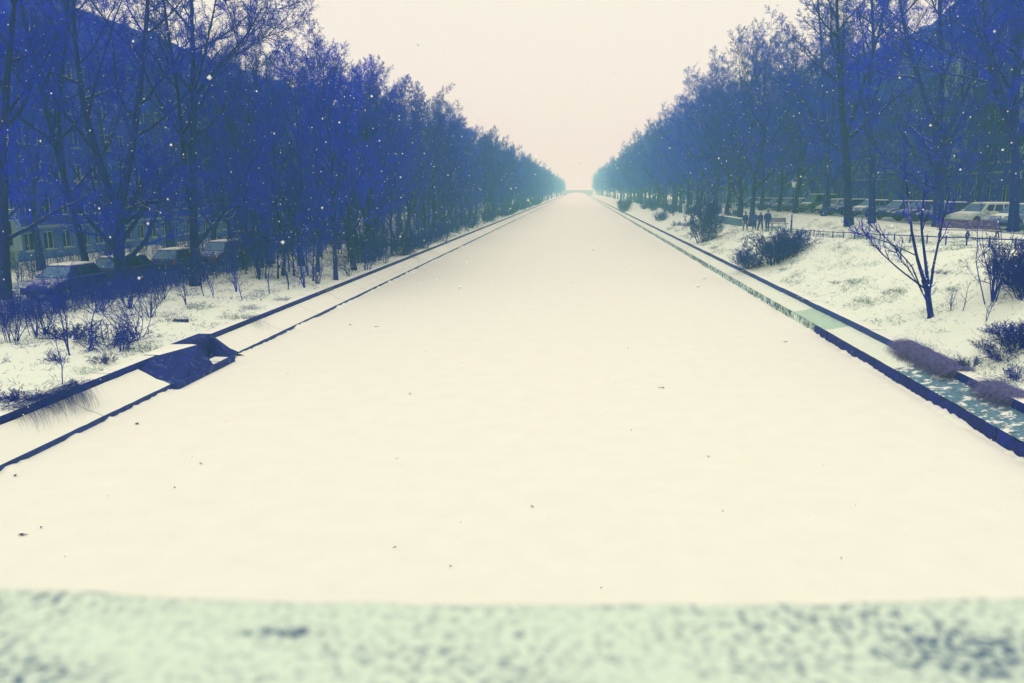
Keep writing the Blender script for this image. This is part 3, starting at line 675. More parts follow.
# ------------------------------------------------------------------ shrubs, saplings, grasses
def shrub_meshes(seed, H=2, W=1.5, stems=14, n=(6, 5, 4), twig=.005, up=.35, r0=.018, K=7):
    g = TG(seed); r = g.r
    a = r.uniform(0, 6.283, stems); rr = r.uniform(.0, .25*W, stems); d = np.stack([np.cos(a)*W/H*r.uniform(.1, 1, stems), np.sin(a)*W/H*r.uniform(.1, 1, stems), np.ones(stems)], 1)
    d = nrm(d); L = H*r.uniform(.6, 1.1, stems)
    P = np.empty((stems, K, 3)); P[:, 0] = np.stack([np.cos(a)*rr, np.sin(a)*rr, np.full(stems, -.06)], 1)
    for k in range(1, K):
        d = nrm(d + np.array([0, 0, up*.12]) + r.normal(0, .12, d.shape)); P[:, k] = P[:, k-1] + d*(L/(K-1))[:, None]
    Rr = np.linspace(1, .35, K)[None]*np.full((stems, 1), r0)
    sets = [(P, Rr, 5)]; cur = (P, Rr)
    for i, m in enumerate(n):
        cur = g.spawn(*cur, m, .2, 1.0, (20, 60), .5, 4, .05, .16, twig, .65); sets.append((cur[0], cur[1], 3))
    me = tube_mesh('stems', [sets[0]] + sets[1:2]); tw = tube_mesh('twigs', sets[2:]) if len(sets) > 2 else None
    me.materials.append(M['shrub'])
    if tw: tw.materials.append(M['shrub'])
    return me, tw
def add_shrub(me, loc, label, cat='shrub', group=None, s=(1, 1, 1), rz=0, name='bare_shrub'):
    t = tag(empty(name, loc, rz), label, cat, group); t.scale = s
    st = obj('stems', me[0], None, t)
    if any(me is k for k in SAP): st['kind'] = 'stuff'
    if me[1]: obj('twigs', me[1], None, t)['kind'] = 'stuff'
    return t
SH_OPEN = [shrub_meshes(200+i, 2.0, 1.3, 12, (5, 5, 3)) for i in range(3)]
SH_DENSE = [shrub_meshes(210+i, 1.9, 2.2, 46, (8, 7, 5), twig=.008) for i in range(2)]
SH_LOW = [shrub_meshes(220+i, .7, 1.6, 30, (6, 5, 3), twig=.006, up=.1, r0=.012) for i in range(2)]
SAP = [shrub_meshes(230+i, 3.2, .5, 1+i, (9, 5, 3), r0=.032, up=.9, twig=.0045) for i in range(3)]
GS = 'shrubs and saplings on the left bank'
def at_px(px, py): p = ground_hit(px, py); p.z = zground(p.x, p.y) - .02; return p
left_shrubs = [  # pixel foot, kind, scale, height scale, words
    (70, 356, SAP[1], .8, .75, 'thin twin-stemmed sapling nearest the left canal edge'),
    (88, 352, SAP[0], .9, .8, 'sapling right beside the twin-stemmed one, before the brush'),
    (64, 384, SAP[0], .5, .55, 'bare straight stick of a sapling close to the left coping'),
    (36, 336, SH_OPEN[0], .8, .8, 'upright open shrub left of the brush, near the left picture edge'),
    (48, 334, SH_OPEN[1], .7, .9, 'dense upright shrub just left of the brush patch'),
    (12, 342, SH_OPEN[2], .9, .9, 'loose shrub at the left picture edge above the coping'),
    (72, 340, SH_LOW[0], 1.4, 1.0, 'spreading dark brush patch before the parked cars'),
    (108, 346, SH_LOW[1], 1.6, 1.2, 'dark brush patch right of the saplings on the left bank'),
    (138, 338, SH_OPEN[0], 1.0, .8, 'arching bare shrub at the right end of the left brush'),
    (122, 352, SH_OPEN[2], .7, .6, 'low arching shrub above the outfall niche'),
    (150, 318, SH_OPEN[1], 1.0, .8, 'bare shrub behind the arching one on the left bank'),
    (106, 362, SH_LOW[0], .6, .5, 'small tuft of twigs left of the outfall niche'),
    (28, 402, SH_LOW[1], .9, .55, 'dark flattened tuft lying by the left coping'),
    (75, 388, SH_LOW[0], .5, .4, 'small flattened tuft right of the bigger one by the left coping'),
    (5, 404, SH_LOW[0], .8, .6, 'dark tuft cut by the left picture edge near the coping'),
    (55, 362, SH_LOW[1], .35, .7, 'little grassy twig tuft in the open snow, left bank'),
    (160, 300, SH_OPEN[2], 1.0, 1.0, 'shrub at the foot of the big forked tree'),
    (96, 312, SH_OPEN[0], 1.2, .9, 'shrub before the leaning tree on the left'),
    (60, 310, SH_OPEN[1], 1.2, .9, 'shrub in front of the nearest parked car, left'),
    (20, 312, SH_OPEN[0], 1.2, .8, 'shrub before the trunk at the left picture edge'),
    (128, 308, SH_OPEN[1], 1.2, .9, 'shrub between the leaning tree and the forked tree'),
    (186, 305, SAP[2], .7, .6, 'sapling left of the tall tree with paired stems'),
    (203, 296, SAP[0], .8, .6, 'thin sapling directly before the tall tree with paired stems'),
    (213, 298, SAP[1], .7, .55, 'second thin sapling right of the tall paired tree'),
    (236, 292, SAP[2], .8, .7, 'three-stemmed sapling midway across the open snow, left bank'),
    (243, 300, SAP[0], .7, .6, 'small sapling in the open snow left of the coping bend'),
    (268, 294, SAP[0], 1.0, .8, 'straight sapling in the open snow before the thicket'),
    (288, 290, SAP[1], .9, .7, 'twin sapling at the edge of the thicket'),
    (304, 288, SAP[2], 1.1, .8, 'clump of thin stems beside the left coping before the thicket'),
    (318, 284, SH_OPEN[1], .9, .8, 'low shrub at the thicket foot by the left coping'),
    (350, 276, SH_OPEN[0], 1.0, .8, 'shrub right of the thickest thicket trunk'),
    (366, 270, SH_OPEN[2], 1.1, .9, 'pale-edged shrub close to the coping past the thicket trunk'),
    (385, 264, SH_OPEN[1], 1.0, .8, 'shrub by the coping farther along the left bank'),
    (405, 256, SH_OPEN[0], 1.0, .9, 'far shrub by the left coping where snow shows between trunks'),
    (425, 249, SH_OPEN[2], 1.1, .9, 'next far shrub along the left coping'),
    (445, 242, SH_OPEN[1], 1.1, .9, 'farther shrub along the left coping, paler with haze'),
]
for i, (px, py, me, s, sz, lab) in enumerate(left_shrubs):
    nm = 'sapling' if 'sapling' in lab else 'bare_shrub'
    add_shrub(me, at_px(px, py), lab, 'sapling' if nm == 'sapling' else 'shrub', GS, (s, s, sz), i*1.7, nm)
for i in range(44):                                      # undergrowth hidden among the trunks
    y = random.uniform(42, 150); x = -random.uniform(15.2, 21.5)
    add_shrub(SH_OPEN[i % 3] if i % 2 else SAP[i % 3], (x, y, zground(x, y)-.03), 'bare undergrowth shrub among the left bank trunks', 'shrub', 'undergrowth among the left trunks', (1.1, 1.1, random.uniform(.9, 1.5)), i*2.1)
for i in range(64):                                      # scrub at the foot of the edge row
    y = 56 + 260*(i/64)**1.4 + random.uniform(-1, 1); x = -random.uniform(14.2, 16.2)
    add_shrub(SH_OPEN[i % 3] if i % 3 else SH_DENSE[i % 2], (x, y, zground(x, y)-.03), 'bare scrub at the foot of the left edge row', 'shrub', 'scrub along the left canal edge', (1.0, 1.0, random.uniform(.8, 1.3)), i*2.3)
for i in range(22):
    y = 108 + i*9 + random.uniform(-3, 3); x = random.uniform(14.0, 20.5)
    add_shrub(SH_DENSE[i % 2], (x, y, zground(x, y)-.03), 'hazy scrub among the far right promenade trees', 'shrub', 'scrub among the right trees', (.8, .8, random.uniform(.6, 1.2)), i*1.9)
right_shrubs = [
    (703, 242, SH_DENSE[0], 1.25, 2.3, 'tall dark dense bush beside the path, left of the walking group'),
    (774, 264, SH_DENSE[1], 1.3, 1.1, 'wide dark bush on the right slope below the walking group'),
    (750, 269, SH_DENSE[0], .85, .75, 'lower left shoulder bush of the wide dark bush'),
    (792, 254, SH_DENSE[1], .95, .9, 'dark bush at the upper right of the wide dark bush'),
    (624, 212, SH_DENSE[1], 1.3, 1.6, 'far hazy bush by the right coping'),
    (660, 221, SH_DENSE[0], .8, .8, 'small hazy bush below the two far walkers'),
    (676, 226, SH_LOW[0], 1.0, 1.2, 'low teal bush right of the small hazy bush'),
    (688, 226, SH_LOW[1], 1.2, 1.2, 'low bush left of the tall dark dense bush'),
    (993, 302, SH_OPEN[1], 1.2, 1.5, 'bare upright shrub right of the small many-stemmed tree'),
    (1012, 284, SH_DENSE[0], .75, .8, 'tangled dark shrub at the right picture edge'),
    (1024, 300, SH_DENSE[1], .6, .7, 'dark shrub cut by the right picture edge on the slope'),
    (963, 312, SAP[0], .5, .42, 'spindly sapling between the lone tree and the upright shrub'),
    (986, 322, SAP[1], .4, .35, 'thin twin stick in front of the upright shrub'),
    (951, 312, SAP[2], .4, .3, 'thin forked stick right behind the lone tree foot'),
    (985, 350, SH_LOW[0], .55, .5, 'dark twig patch on the slope above the hanging grass'),
    (1005, 362, SH_LOW[1], .8, .8, 'large dark twig patch at the lower right slope'),
    (1020, 340, SH_LOW[0], .9, .9, 'dark twig patch at the right picture edge above the coping'),
    (1000, 335, SH_LOW[1], .7, .7, 'dark twig patch between the upright shrub and the lower patches'),
    (972, 366, SH_LOW[0], .6, .55, 'twig patch just behind the big mop of dry grass'),
    (1014, 352, SH_DENSE[1], .45, .45, 'dense dark brush above the corner coping, right edge'),
    (1022, 380, SH_LOW[1], .6, .8, 'dark twig patch beside the coping in the lower right corner'),
]
for i, (px, py, me, s, sz, lab) in enumerate(right_shrubs):
    nm = 'sapling' if 'sapling' in lab else 'bare_shrub'
    add_shrub(me, at_px(px, py), lab, 'sapling' if nm == 'sapling' else 'shrub', 'shrubs on the right slope', (s, s, sz), i*1.3, nm)

def grass_mesh(seed, n=120, L=.5, spread=.3, droop=.12, r=.0035, size=(1, 1), out=None):
    rg = np.random.default_rng(seed); K = 6
    b = np.stack([rg.uniform(-.5, .5, n)*size[0], rg.uniform(-.5, .5, n)*size[1], np.full(n, -.02)], 1)
    d = rg.normal(0, spread, (n, 3)); d[:, 2] = 1
    if out is not None: d = d + np.array(out)
    d = nrm(d); P = np.empty((n, K, 3)); P[:, 0] = b; ln = L*rg.uniform(.5, 1.1, n)
    for k in range(1, K):
        d = nrm(d + np.array([0, 0, -droop*k*.5]) + rg.normal(0, .05, d.shape)); P[:, k] = P[:, k-1] + d*(ln/(K-1))[:, None]
    return tube_mesh('blades', [(P, np.linspace(1, .3, K)[None]*np.full((n, 1), r), 3)])
TUFT = [grass_mesh(300+i, 70, .32, .6, .2, .0045, (.5, .5)) for i in range(3)]
tufts = [(838, 283, 'small tuft on the right slope, upper left of the lone tree'), (856, 283, 'pale tuft on the right slope, second of the upper pair'), (868, 302, 'round tuft left of the lone tree'), (890, 294, 'spread tuft of grass nearest left of the lone tree'), (902, 292, 'thin tuft touching the lone tree low limbs'),
    (955, 290, 'grey grass tuft right of the lone tree'), (946, 274, 'grass tuft behind the lone tree on the upper slope'), (716, 248, 'tuft in the snow right of the tall dark bush'), (722, 236, 'tuft on the slope below the teal wall'), (728, 234, 'dark tuft beside the walking group feet'),
    (752, 243, 'yellow-white tuft on the slope below the walking group'), (785, 270, 'tuft below the wide dark bush in the snow'), (712, 254, 'lone tuft just above the right coping'), (876, 246, 'tuft by the low rail fence, left part'), (905, 250, 'tuft by the low rail fence behind the lone tree limbs'), (935, 252, 'tuft below the low rail fence near the benches'),
    (172, 322, 'tuft in the snow left of the board on the left bank'), (200, 308, 'small tuft before the tall paired tree'), (250, 308, 'tuft at the left coping bend'), (232, 318, 'green tuft growing over the left coping'), (326, 290, 'tuft by the left coping below the thicket'), (280, 300, 'tuft on the left bank behind the coping'), (140, 350, 'tuft just left of the outfall niche'), (90, 372, 'tuft near the coping left of the niche')]
for i, (px, py, lab) in enumerate(tufts):
    t = tag(obj('grass_tuft', TUFT[i % 3].copy()), lab, 'grass tuft', 'grass tufts sticking out of the snow'); t.location = at_px(px, py); t.data.materials.append(M['tuft'] if i % 3 else M['dry_dark'])
    s = 1.0 + .5*((i*7) % 5)/4; t.scale = (s*1.3, s*1.3, s*.8); t.rotation_euler.z = i
# withered grass hanging over the copings
for i, (px, py, x, sz, n, m, lab, sd) in enumerate(((935, 345, 11.2, 3.6, 2400, 'dry', 'big mop of purple-grey dry grass hanging over the right coping', -1), (912, 338, 11.25, 1.8, 800, 'dry', 'smaller mop of dry grass left of the big one on the right coping', -1), (1003, 385, 11.25, 1.6, 900, 'dry', 'dark dry grass hanging over the coping near the right corner', -1),
        (55, 397, -13.45, 1.7, 420, 'dry_dark', 'thin withered stalks hanging over the left coping onto the snow slope', 1), (20, 412, -13.45, .7, 90, 'dry_dark', 'sparse stalks hanging over the left coping near the picture edge', 1), (250, 316, -13.45, .8, 50, 'dry_dark', 'few stalks drooping over the left coping past the niche', 1))):
    p = on_x(px, py, x); me = grass_mesh(320+i, n, 1.0 if sd < 0 else 1.1, .42, .5, .0048 if sd < 0 else .0035, (.5, sz), out=(sd*1.1, 0, -.35)); me.materials.append(M[m])
    o = tag(obj('hanging_grass', me), lab, 'grass', 'withered grass over the copings'); o.location = (x + (.22 if sd < 0 else -.12), p.y, .84)

def stubble(name, label, x0, x1, y0, y1, n, seed, m):
    r = np.random.default_rng(seed); P0 = []
    while len(P0) < n:
        x, y = r.uniform(x0, x1), y0 + (y1-y0)*r.random()**1.5
        if mnoise.noise(Vector((x*.8, y*.5, seed))) + .6*mnoise.noise(Vector((x*2.6, y*2.2, seed+3))) > .22 or r.random() < .05: P0.append((x, y, zground(x, y)-.01))
    b = np.array(P0); d = nrm(np.stack([r.normal(0, .8, n), r.normal(0, .8, n), np.ones(n)*.7], 1)); ln = r.uniform(.06, .30, n)*(1 + (b[:, 1] > 45)*.5); K = 3
    P = np.stack([b, b + d*(ln*.55)[:, None], b + d*(ln)[:, None] - np.stack([0*ln, 0*ln, ln*.25], 1)], 1)
    tag(obj(name, tube_mesh(name, [(P, np.array([[.0055, .005, .003]])*np.ones((n, 1)), 3)]), M[m]), label, 'grass', kind='stuff')
stubble('grass_stubble', 'dead grass and leaf bits poking through the right slope snow', 11.6, 21.5, 17, 110, 17000, 3, 'tuft')
stubble('grass_stubble', 'dead grass and leaf bits poking through the left bank snow', -21.5, -13.9, 16, 110, 11000, 8, 'dry_dark')
# ------------------------------------------------------------------ small furniture
def fence():
    pts = []
    for i in range(24):
        y = 74 - i*1.95; x = itp(y, [(30, 18.2), (35, 18.15), (63, 17.1), (74, 16.9)]); pts.append(Vector((x, y, zground(x, y))))
    o = pts[0].copy(); t = tag(empty('rail_fence', o), 'knee-high rail fence along the top of the right slope', 'fence')
    post = bm_mesh('post', lambda bm: cyl(bm, (0, 0, -.15), (0, 0, .46), .04, .035, 8))
    for p in pts: obj('post', post, M['iron'], t).location = p - o
    for a, b in zip(pts[:-1], pts[1:]):
        obj('rail', bm_mesh('rail', lambda bm: cyl(bm, a-o+Vector((0, 0, .38)), b-o+Vector((0, 0, .38)), .03, seg=6)), M['iron'], t)
fence()
def bench(loc, rz, label):
    t = tag(empty('park_bench', loc, rz), label, 'bench', 'park benches behind the rail fence')
    slat = bm_mesh('slat', lambda bm: box(bm, -.85, .85, -.045, .045, -.02, .02), .006)
    for j in range(4): obj('slat', slat, M['wood'], t).location = (0, -.2 + j*.125, .44)
    for j in range(4):
        s = obj('slat', slat, M['wood'], t); s.location = (0, .30 + j*.045, .56 + j*.115); s.rotation_euler.x = R(72)
    def leg(bm):                                        # curled cast-iron end
        for s in (1, -1):
            pr = None
            for k in range(13):
                a = k/12; y = .06 + s*(.26*math.sin(a*2.6)*(.6+.5*a)); z = .42*(1-a)
                if pr: cyl(bm, (0, *pr), (0, y, z), .035, seg=6)
                pr = (y, z)
        cyl(bm, (0, -.22, .42), (0, .30, .42), .03, seg=6); cyl(bm, (0, .30, .42), (0, .46, .95), .03, seg=6)
    lm = bm_mesh('leg', leg)
    for x in (-.7, .7): obj('leg', lm, M['iron'], t).location.x = x
    return t
p = ground_hit(948, 239); bench((p.x+.3, p.y, zground(p.x+.3, p.y)), R(-10), 'brown slatted park bench with curled iron legs, left of the pair')
p = ground_hit(976, 240); bench((p.x+.3, p.y, zground(p.x+.3, p.y)), R(-10), 'brown slatted park bench with curled iron legs, right of the pair')
p = ground_hit(779, 228); bench((p.x, p.y, zground(p.x, p.y)), R(12), 'dark park bench on the promenade right of the walking group')
def lamp(p, label):
    t = tag(empty('street_lamp', p), label, 'street lamp')
    obj('post', bm_mesh('post', lambda bm: (cyl(bm, (0, 0, -.1), (0, 0, .9), .085, .07, 12), cyl(bm, (0, 0, .9), (0, 0, 3.75), .055, .04, 10), cyl(bm, (0, 0, .86), (0, 0, .95), .1, .1, 12)), smooth=False), M['iron'], t)
    ln = obj('lantern', bm_mesh('lantern', lambda bm: (cyl(bm, (0, 0, 3.76), (0, 0, 4.25), .11, .22, 8))), M['lampglass'], t)
    obj('cap', bm_mesh('cap', lambda bm: (cyl(bm, (0, 0, 4.252), (0, 0, 4.45), .26, .06, 8), cyl(bm, (0, 0, 4.45), (0, 0, 4.56), .03, .01, 6))), M['iron'], ln)
    return t
p = ground_hit(791, 231); lamp(p, 'iron lamp post with glass lantern on the promenade behind the walking group')
def low_wall():
    a = ground_hit(716, 222); b = ground_hit(741, 226); z = min(a.z, b.z); d = (b - a); d.z = 0
    t = tag(empty('low_wall', (a.x, a.y, z), math.atan2(d.y, d.x)), 'low teal concrete wall beside the promenade, left of the walking group', 'wall')
    L = d.length
    obj('body', bm_mesh('body', lambda bm: box(bm, 0, L, -.15, .15, -.3, .85), .02), M['concrete'], t)
    obj('cap', bm_mesh('cap', lambda bm: box(bm, -.05, L+.05, -.2, .2, .853, .93), .01), M['snow_clean'], t)
low_wall()
def board():
    p = at_px(181, 322); t = tag(obj('wooden_board', bm_mesh('wooden_board', lambda bm: (box(bm, -.28, .28, -.09, .09, 0, .10), box(bm, -.25, -.19, -.12, .12, .101, .13))), M['wall_wet']), 'short dark board lying in the snow on the left bank', 'board'); t.location = p; t.rotation_euler = (.1, 0, R(20))
board()
def hedge(nm, lab, x, y0, y1, h, w, seed, m='shrub'):
    t = tag(empty(nm, (x, (y0+y1)/2, zground(x, (y0+y1)/2))), lab, 'hedge')
    g = TG(seed); n = int((y1-y0)*9*max(1, w)); r = g.r
    b = np.stack([r.uniform(-w/2, w/2, n), r.uniform((y0-y1)/2, (y1-y0)/2, n), np.full(n, -.1)], 1); d = nrm(np.stack([r.normal(0, .15, n), r.normal(0, .2, n), np.ones(n)], 1)); K = 4
    P = np.stack([b + d*(h*.95*k/(K-1)) for k in range(K)], 1); Rr = np.full((n, K), .012)
    l2 = g.spawn(P, Rr, 7, .1, 1, (25, 70), lambda pl, t: .35 + 0*t, 3, .1, .2, .007); l3 = g.spawn(*l2, 5, .2, 1, (25, 70), .6, 3, .05, .2, .006)
    l3[0][..., 2] = np.minimum(l3[0][..., 2], h + .05)
    for o in (obj('stems', tube_mesh('stems', [(P, Rr, 4)]), M[m], t), obj('twigs', tube_mesh('twigs', [(l2[0], l2[1], 3), (l3[0], l3[1], 3)]), M[m], t)): o['kind'] = 'stuff'
hedge('clipped_hedge', 'long clipped bare hedge behind the left parked cars', -31.8, 34, 110, 1.35, .9, 400)
hedge('clipped_hedge', 'low ragged dark hedge before the nearest left parked cars', -21.6, 22, 52, .95, 2.2, 402)
hedge('clipped_hedge', 'bare hedge in front of the right tenements behind the parked cars', 34.2, 50, 120, 1.5, .9, 401)

# ------------------------------------------------------------------ cars
def car_master(kind):
    hgt = {'hatch': 1.46, 'estate': 1.5, 'van': 1.95}[kind]; Lh = {'hatch': 2.0, 'estate': 2.25, 'van': 2.3}[kind]; W = .86
    t = empty('parked_car')
    belt = .93 if kind != 'van' else 1.05
    gl = {'hatch': [(-Lh+.05, .95), (-Lh+.55, .30)], 'estate': [(-Lh+.05, 1.05), (-Lh+.35, .35)], 'van': [(-Lh+.04, 1.55), (-Lh+.14, .95)]}[kind]
    (b0, b1), (t0, t1) = gl
    prof = [(-Lh, .30), (-Lh-.03, .62), (-Lh+.02, belt-.03), (-Lh+.1, belt), (b1, belt), (Lh-.35, belt-.13), (Lh-.06, belt-.25), (Lh, .58), (Lh-.02, .28), (Lh-.4, .22), (-Lh+.3, .22)]
    body = obj('body', bm_mesh('body', lambda bm: prism(bm, prof, -W, W), .055, True, 3), None, t)
    def cabin(bm):
        lo = [(b0, -.80), (b1, -.80), (b1, .80), (b0, .80)]; hi = [(t0, -.63), (t1, -.63), (t1, .63), (t0, .63)]
        A = [bm.verts.new((x, y, belt-.03)) for x, y in lo]; B = [bm.verts.new((x, y, hgt)) for x, y in hi]
        bm.faces.new(A[::-1]); bm.faces.new(B)
        for i in range(4): bm.faces.new((A[i], A[(i+1) % 4], B[(i+1) % 4], B[i]))
    obj('cabin', bm_mesh('cabin', cabin, .045, True, 3), None, t)
    def lerp(a, b, f): return a + (b-a)*f
    def pt(u, s, f):                                    # point on a cabin side
        x = lerp(lerp(b0, b1, u), lerp(t0, t1, u), f); y = s*(lerp(.80, .63, f) + .008); return (x, y, lerp(belt-.03, hgt, f))
    def quad(bm, P, th):
        v = [bm.verts.new(p) for p in P]; f = bm.faces.new(v); bmesh.ops.recalc_face_normals(bm, faces=[f])
        r = bmesh.ops.solidify(bm, geom=[f], thickness=th)
    for s in (-1, 1):
        for u0, u1 in ((.08, .36), (.40, .66), (.70, .93)):
            obj('side_window', bm_mesh('side_window', lambda bm: quad(bm, [pt(u0, s, .16), pt(u1, s, .16), pt(u1, s, .86), pt(u0, s, .86)], .004)), M['glass'], t)
    for nm, xb, xt, o_ in (('windscreen', b1, t1, .012), ('rear_window', b0, t0, -.012)):
        def P(s, f): return (lerp(xb, xt, f)+o_, s*lerp(.70, .56, f), lerp(belt-.03, hgt, f)+.004)
        obj(nm, bm_mesh(nm, lambda bm: quad(bm, [P(-1, .12), P(1, .12), P(1, .9), P(-1, .9)], .004)), M['glass_snowy'], t)
    tyre = bm_mesh('tyre', lambda bm: cyl(bm, (0, -.1, 0), (0, .1, 0), .31, seg=18), .03); rim = bm_mesh('rim', lambda bm: (cyl(bm, (0, -.106, 0), (0, .106, 0), .19, seg=12)))
    arch = bm_mesh('wheel_arch', lambda bm: cyl(bm, (0, -.012, 0), (0, .012, 0), .37, seg=20))
    for x in (-Lh+.72, Lh-.78):
        for s in (-1, 1):
            w = empty('wheel'); w.parent = t; w.location = (x, s*(W-.08), .31)
            obj('tyre', tyre, M['tyre'], w); obj('rim', rim, M['rim'], w)
            a = obj('wheel_arch', arch, M['plastic'], t); a.location = (x, s*(W-.003), .34)
    for s in (-1, 1):
        obj('headlight', bm_mesh('headlight', lambda bm: box(bm, Lh-.14, Lh+.012, s*.66-.15, s*.66+.15, belt-.33, belt-.2), .02), M['lamp_lens'], t)
        obj('tail_light', bm_mesh('tail_light', lambda bm: box(bm, -Lh-.045, -Lh+.08, s*.72-.09, s*.72+.09, belt-.28, belt-.06), .02), M['tail'], t)
        obj('mirror', bm_mesh('mirror', lambda bm: box(bm, b1-.42, b1-.26, s*.87-.07, s*.87+.07, belt+.02, belt+.16), .03), None, t)
    obj('bumper', bm_mesh('bumper', lambda bm: box(bm, Lh-.03, Lh+.05, -.78, .78, .3, .46), .02), M['plastic'], t)
    obj('snow_cover', bm_mesh('snow_cover', lambda bm: box(bm, t0+.08, t1-.06, -.54, .54, hgt+.002, hgt+.065), .03, True), M['snow_clean'], t)
    obj('snow_cover', bm_mesh('snow_cover', lambda bm: prism(bm, [(b1+.06, belt+.003), (Lh-.42, belt-.10), (Lh-.45, belt-.06), (b1+.1, belt+.045)], -.66, .66)), M['snow_clean'], t)
    return t
MASTERS = {k: car_master(k) for k in ('hatch', 'estate', 'van')}
used = set()
def car(kind, x, y, rz, paint, label, group):
    m = MASTERS[kind]
    c = m if kind not in used else copy_tree(m); used.add(kind)
    c.location = (x, y, zground(x, y) + .05); c.rotation_euler.z = rz; tag(c, label, 'car', group)
    if kind == 'van': c.name = 'parked_van'; c['category'] = 'van'
    CARS.append((c, paint))
CARS = []
gl_, gr_ = 'cars parked along the left street', 'cars parked at an angle on the right street'
for i, (kind, y, paint, lab) in enumerate((('hatch', 36.0, 'navy', 'dark small car with snowy roof, nearest on the left street'), ('estate', 41.8, 'black', 'black estate car behind the leaning tree on the left street'), ('hatch', 47.4, 'black', 'black small car behind the big forked tree'),
        ('estate', 53.0, 'navy', 'dark estate car left of the parked van'), ('van', 58.6, 'navy', 'dark van behind the tall paired tree'), ('estate', 64.6, 'silver', 'silver estate car right of the dark van'), ('hatch', 70.3, 'blue', 'blue small car beyond the silver estate on the left street'), ('hatch', 76.2, 'navy', 'navy small car beyond the thicket'), ('estate', 82, 'silver', 'silver estate car farthest on the left street'))):
    car(kind, -24.2 + random.uniform(-.15, .15), y, R(90 if i % 3 else -90) + random.uniform(-.03, .03), paint, lab, gl_)
for i, (kind, y, paint, lab) in enumerate((('hatch', 46.5, 'silver', 'silver small car cut by the right picture edge'), ('estate', 51.3, 'silver', 'pale estate car with snowy hood behind the benches'), ('estate', 55.6, 'white', 'light estate car right of the three-stemmed tree'), ('hatch', 61.0, 'navy', 'navy small car behind the three-stemmed tree'), ('estate', 65.5, 'navy', 'navy estate car left of the three-stemmed tree'), ('hatch', 69.5, 'black', 'black small car with frosted windscreen right of the slimmer trunk'),
        ('hatch', 76.5, 'silver', 'silver small car between the two near trunks'), ('estate', 82, 'navy', 'navy estate car behind the straight thick trunk'), ('hatch', 87, 'white', 'white small car left of the straight thick trunk'), ('van', 93.5, 'green', 'greenish van right behind the lamp post'), ('hatch', 99, 'navy', 'navy small car left of the greenish van'), ('estate', 104, 'silver', 'silver estate car behind the walking group'), ('hatch', 112, 'navy', 'navy small car far along the right street'), ('hatch', 120, 'silver', 'hazy silver small car far along the right street'), ('estate', 129, 'navy', 'hazy dark estate car farthest along the right street'))):
    car(kind, 26.6 + random.uniform(-.3, .3), y, R(180 + 28) + random.uniform(-.05, .05), paint, lab, gr_)
for c, paint in CARS:
    if paint in ('navy', 'black', 'blue'):
        for ch in [k for k in c.children if k.name.startswith('snow_cover')][1:]: bpy.data.objects.remove(ch)
for c, paint in CARS:                                   # paint lives on the object so the meshes stay shared
    for ch in c.children:
        if ch.name.split('.')[0] in ('body', 'cabin', 'mirror'):
            if not ch.data.materials: ch.data.materials.append(None)
            ch.material_slots[0].link = 'OBJECT'; ch.material_slots[0].material = M['car_'+paint]

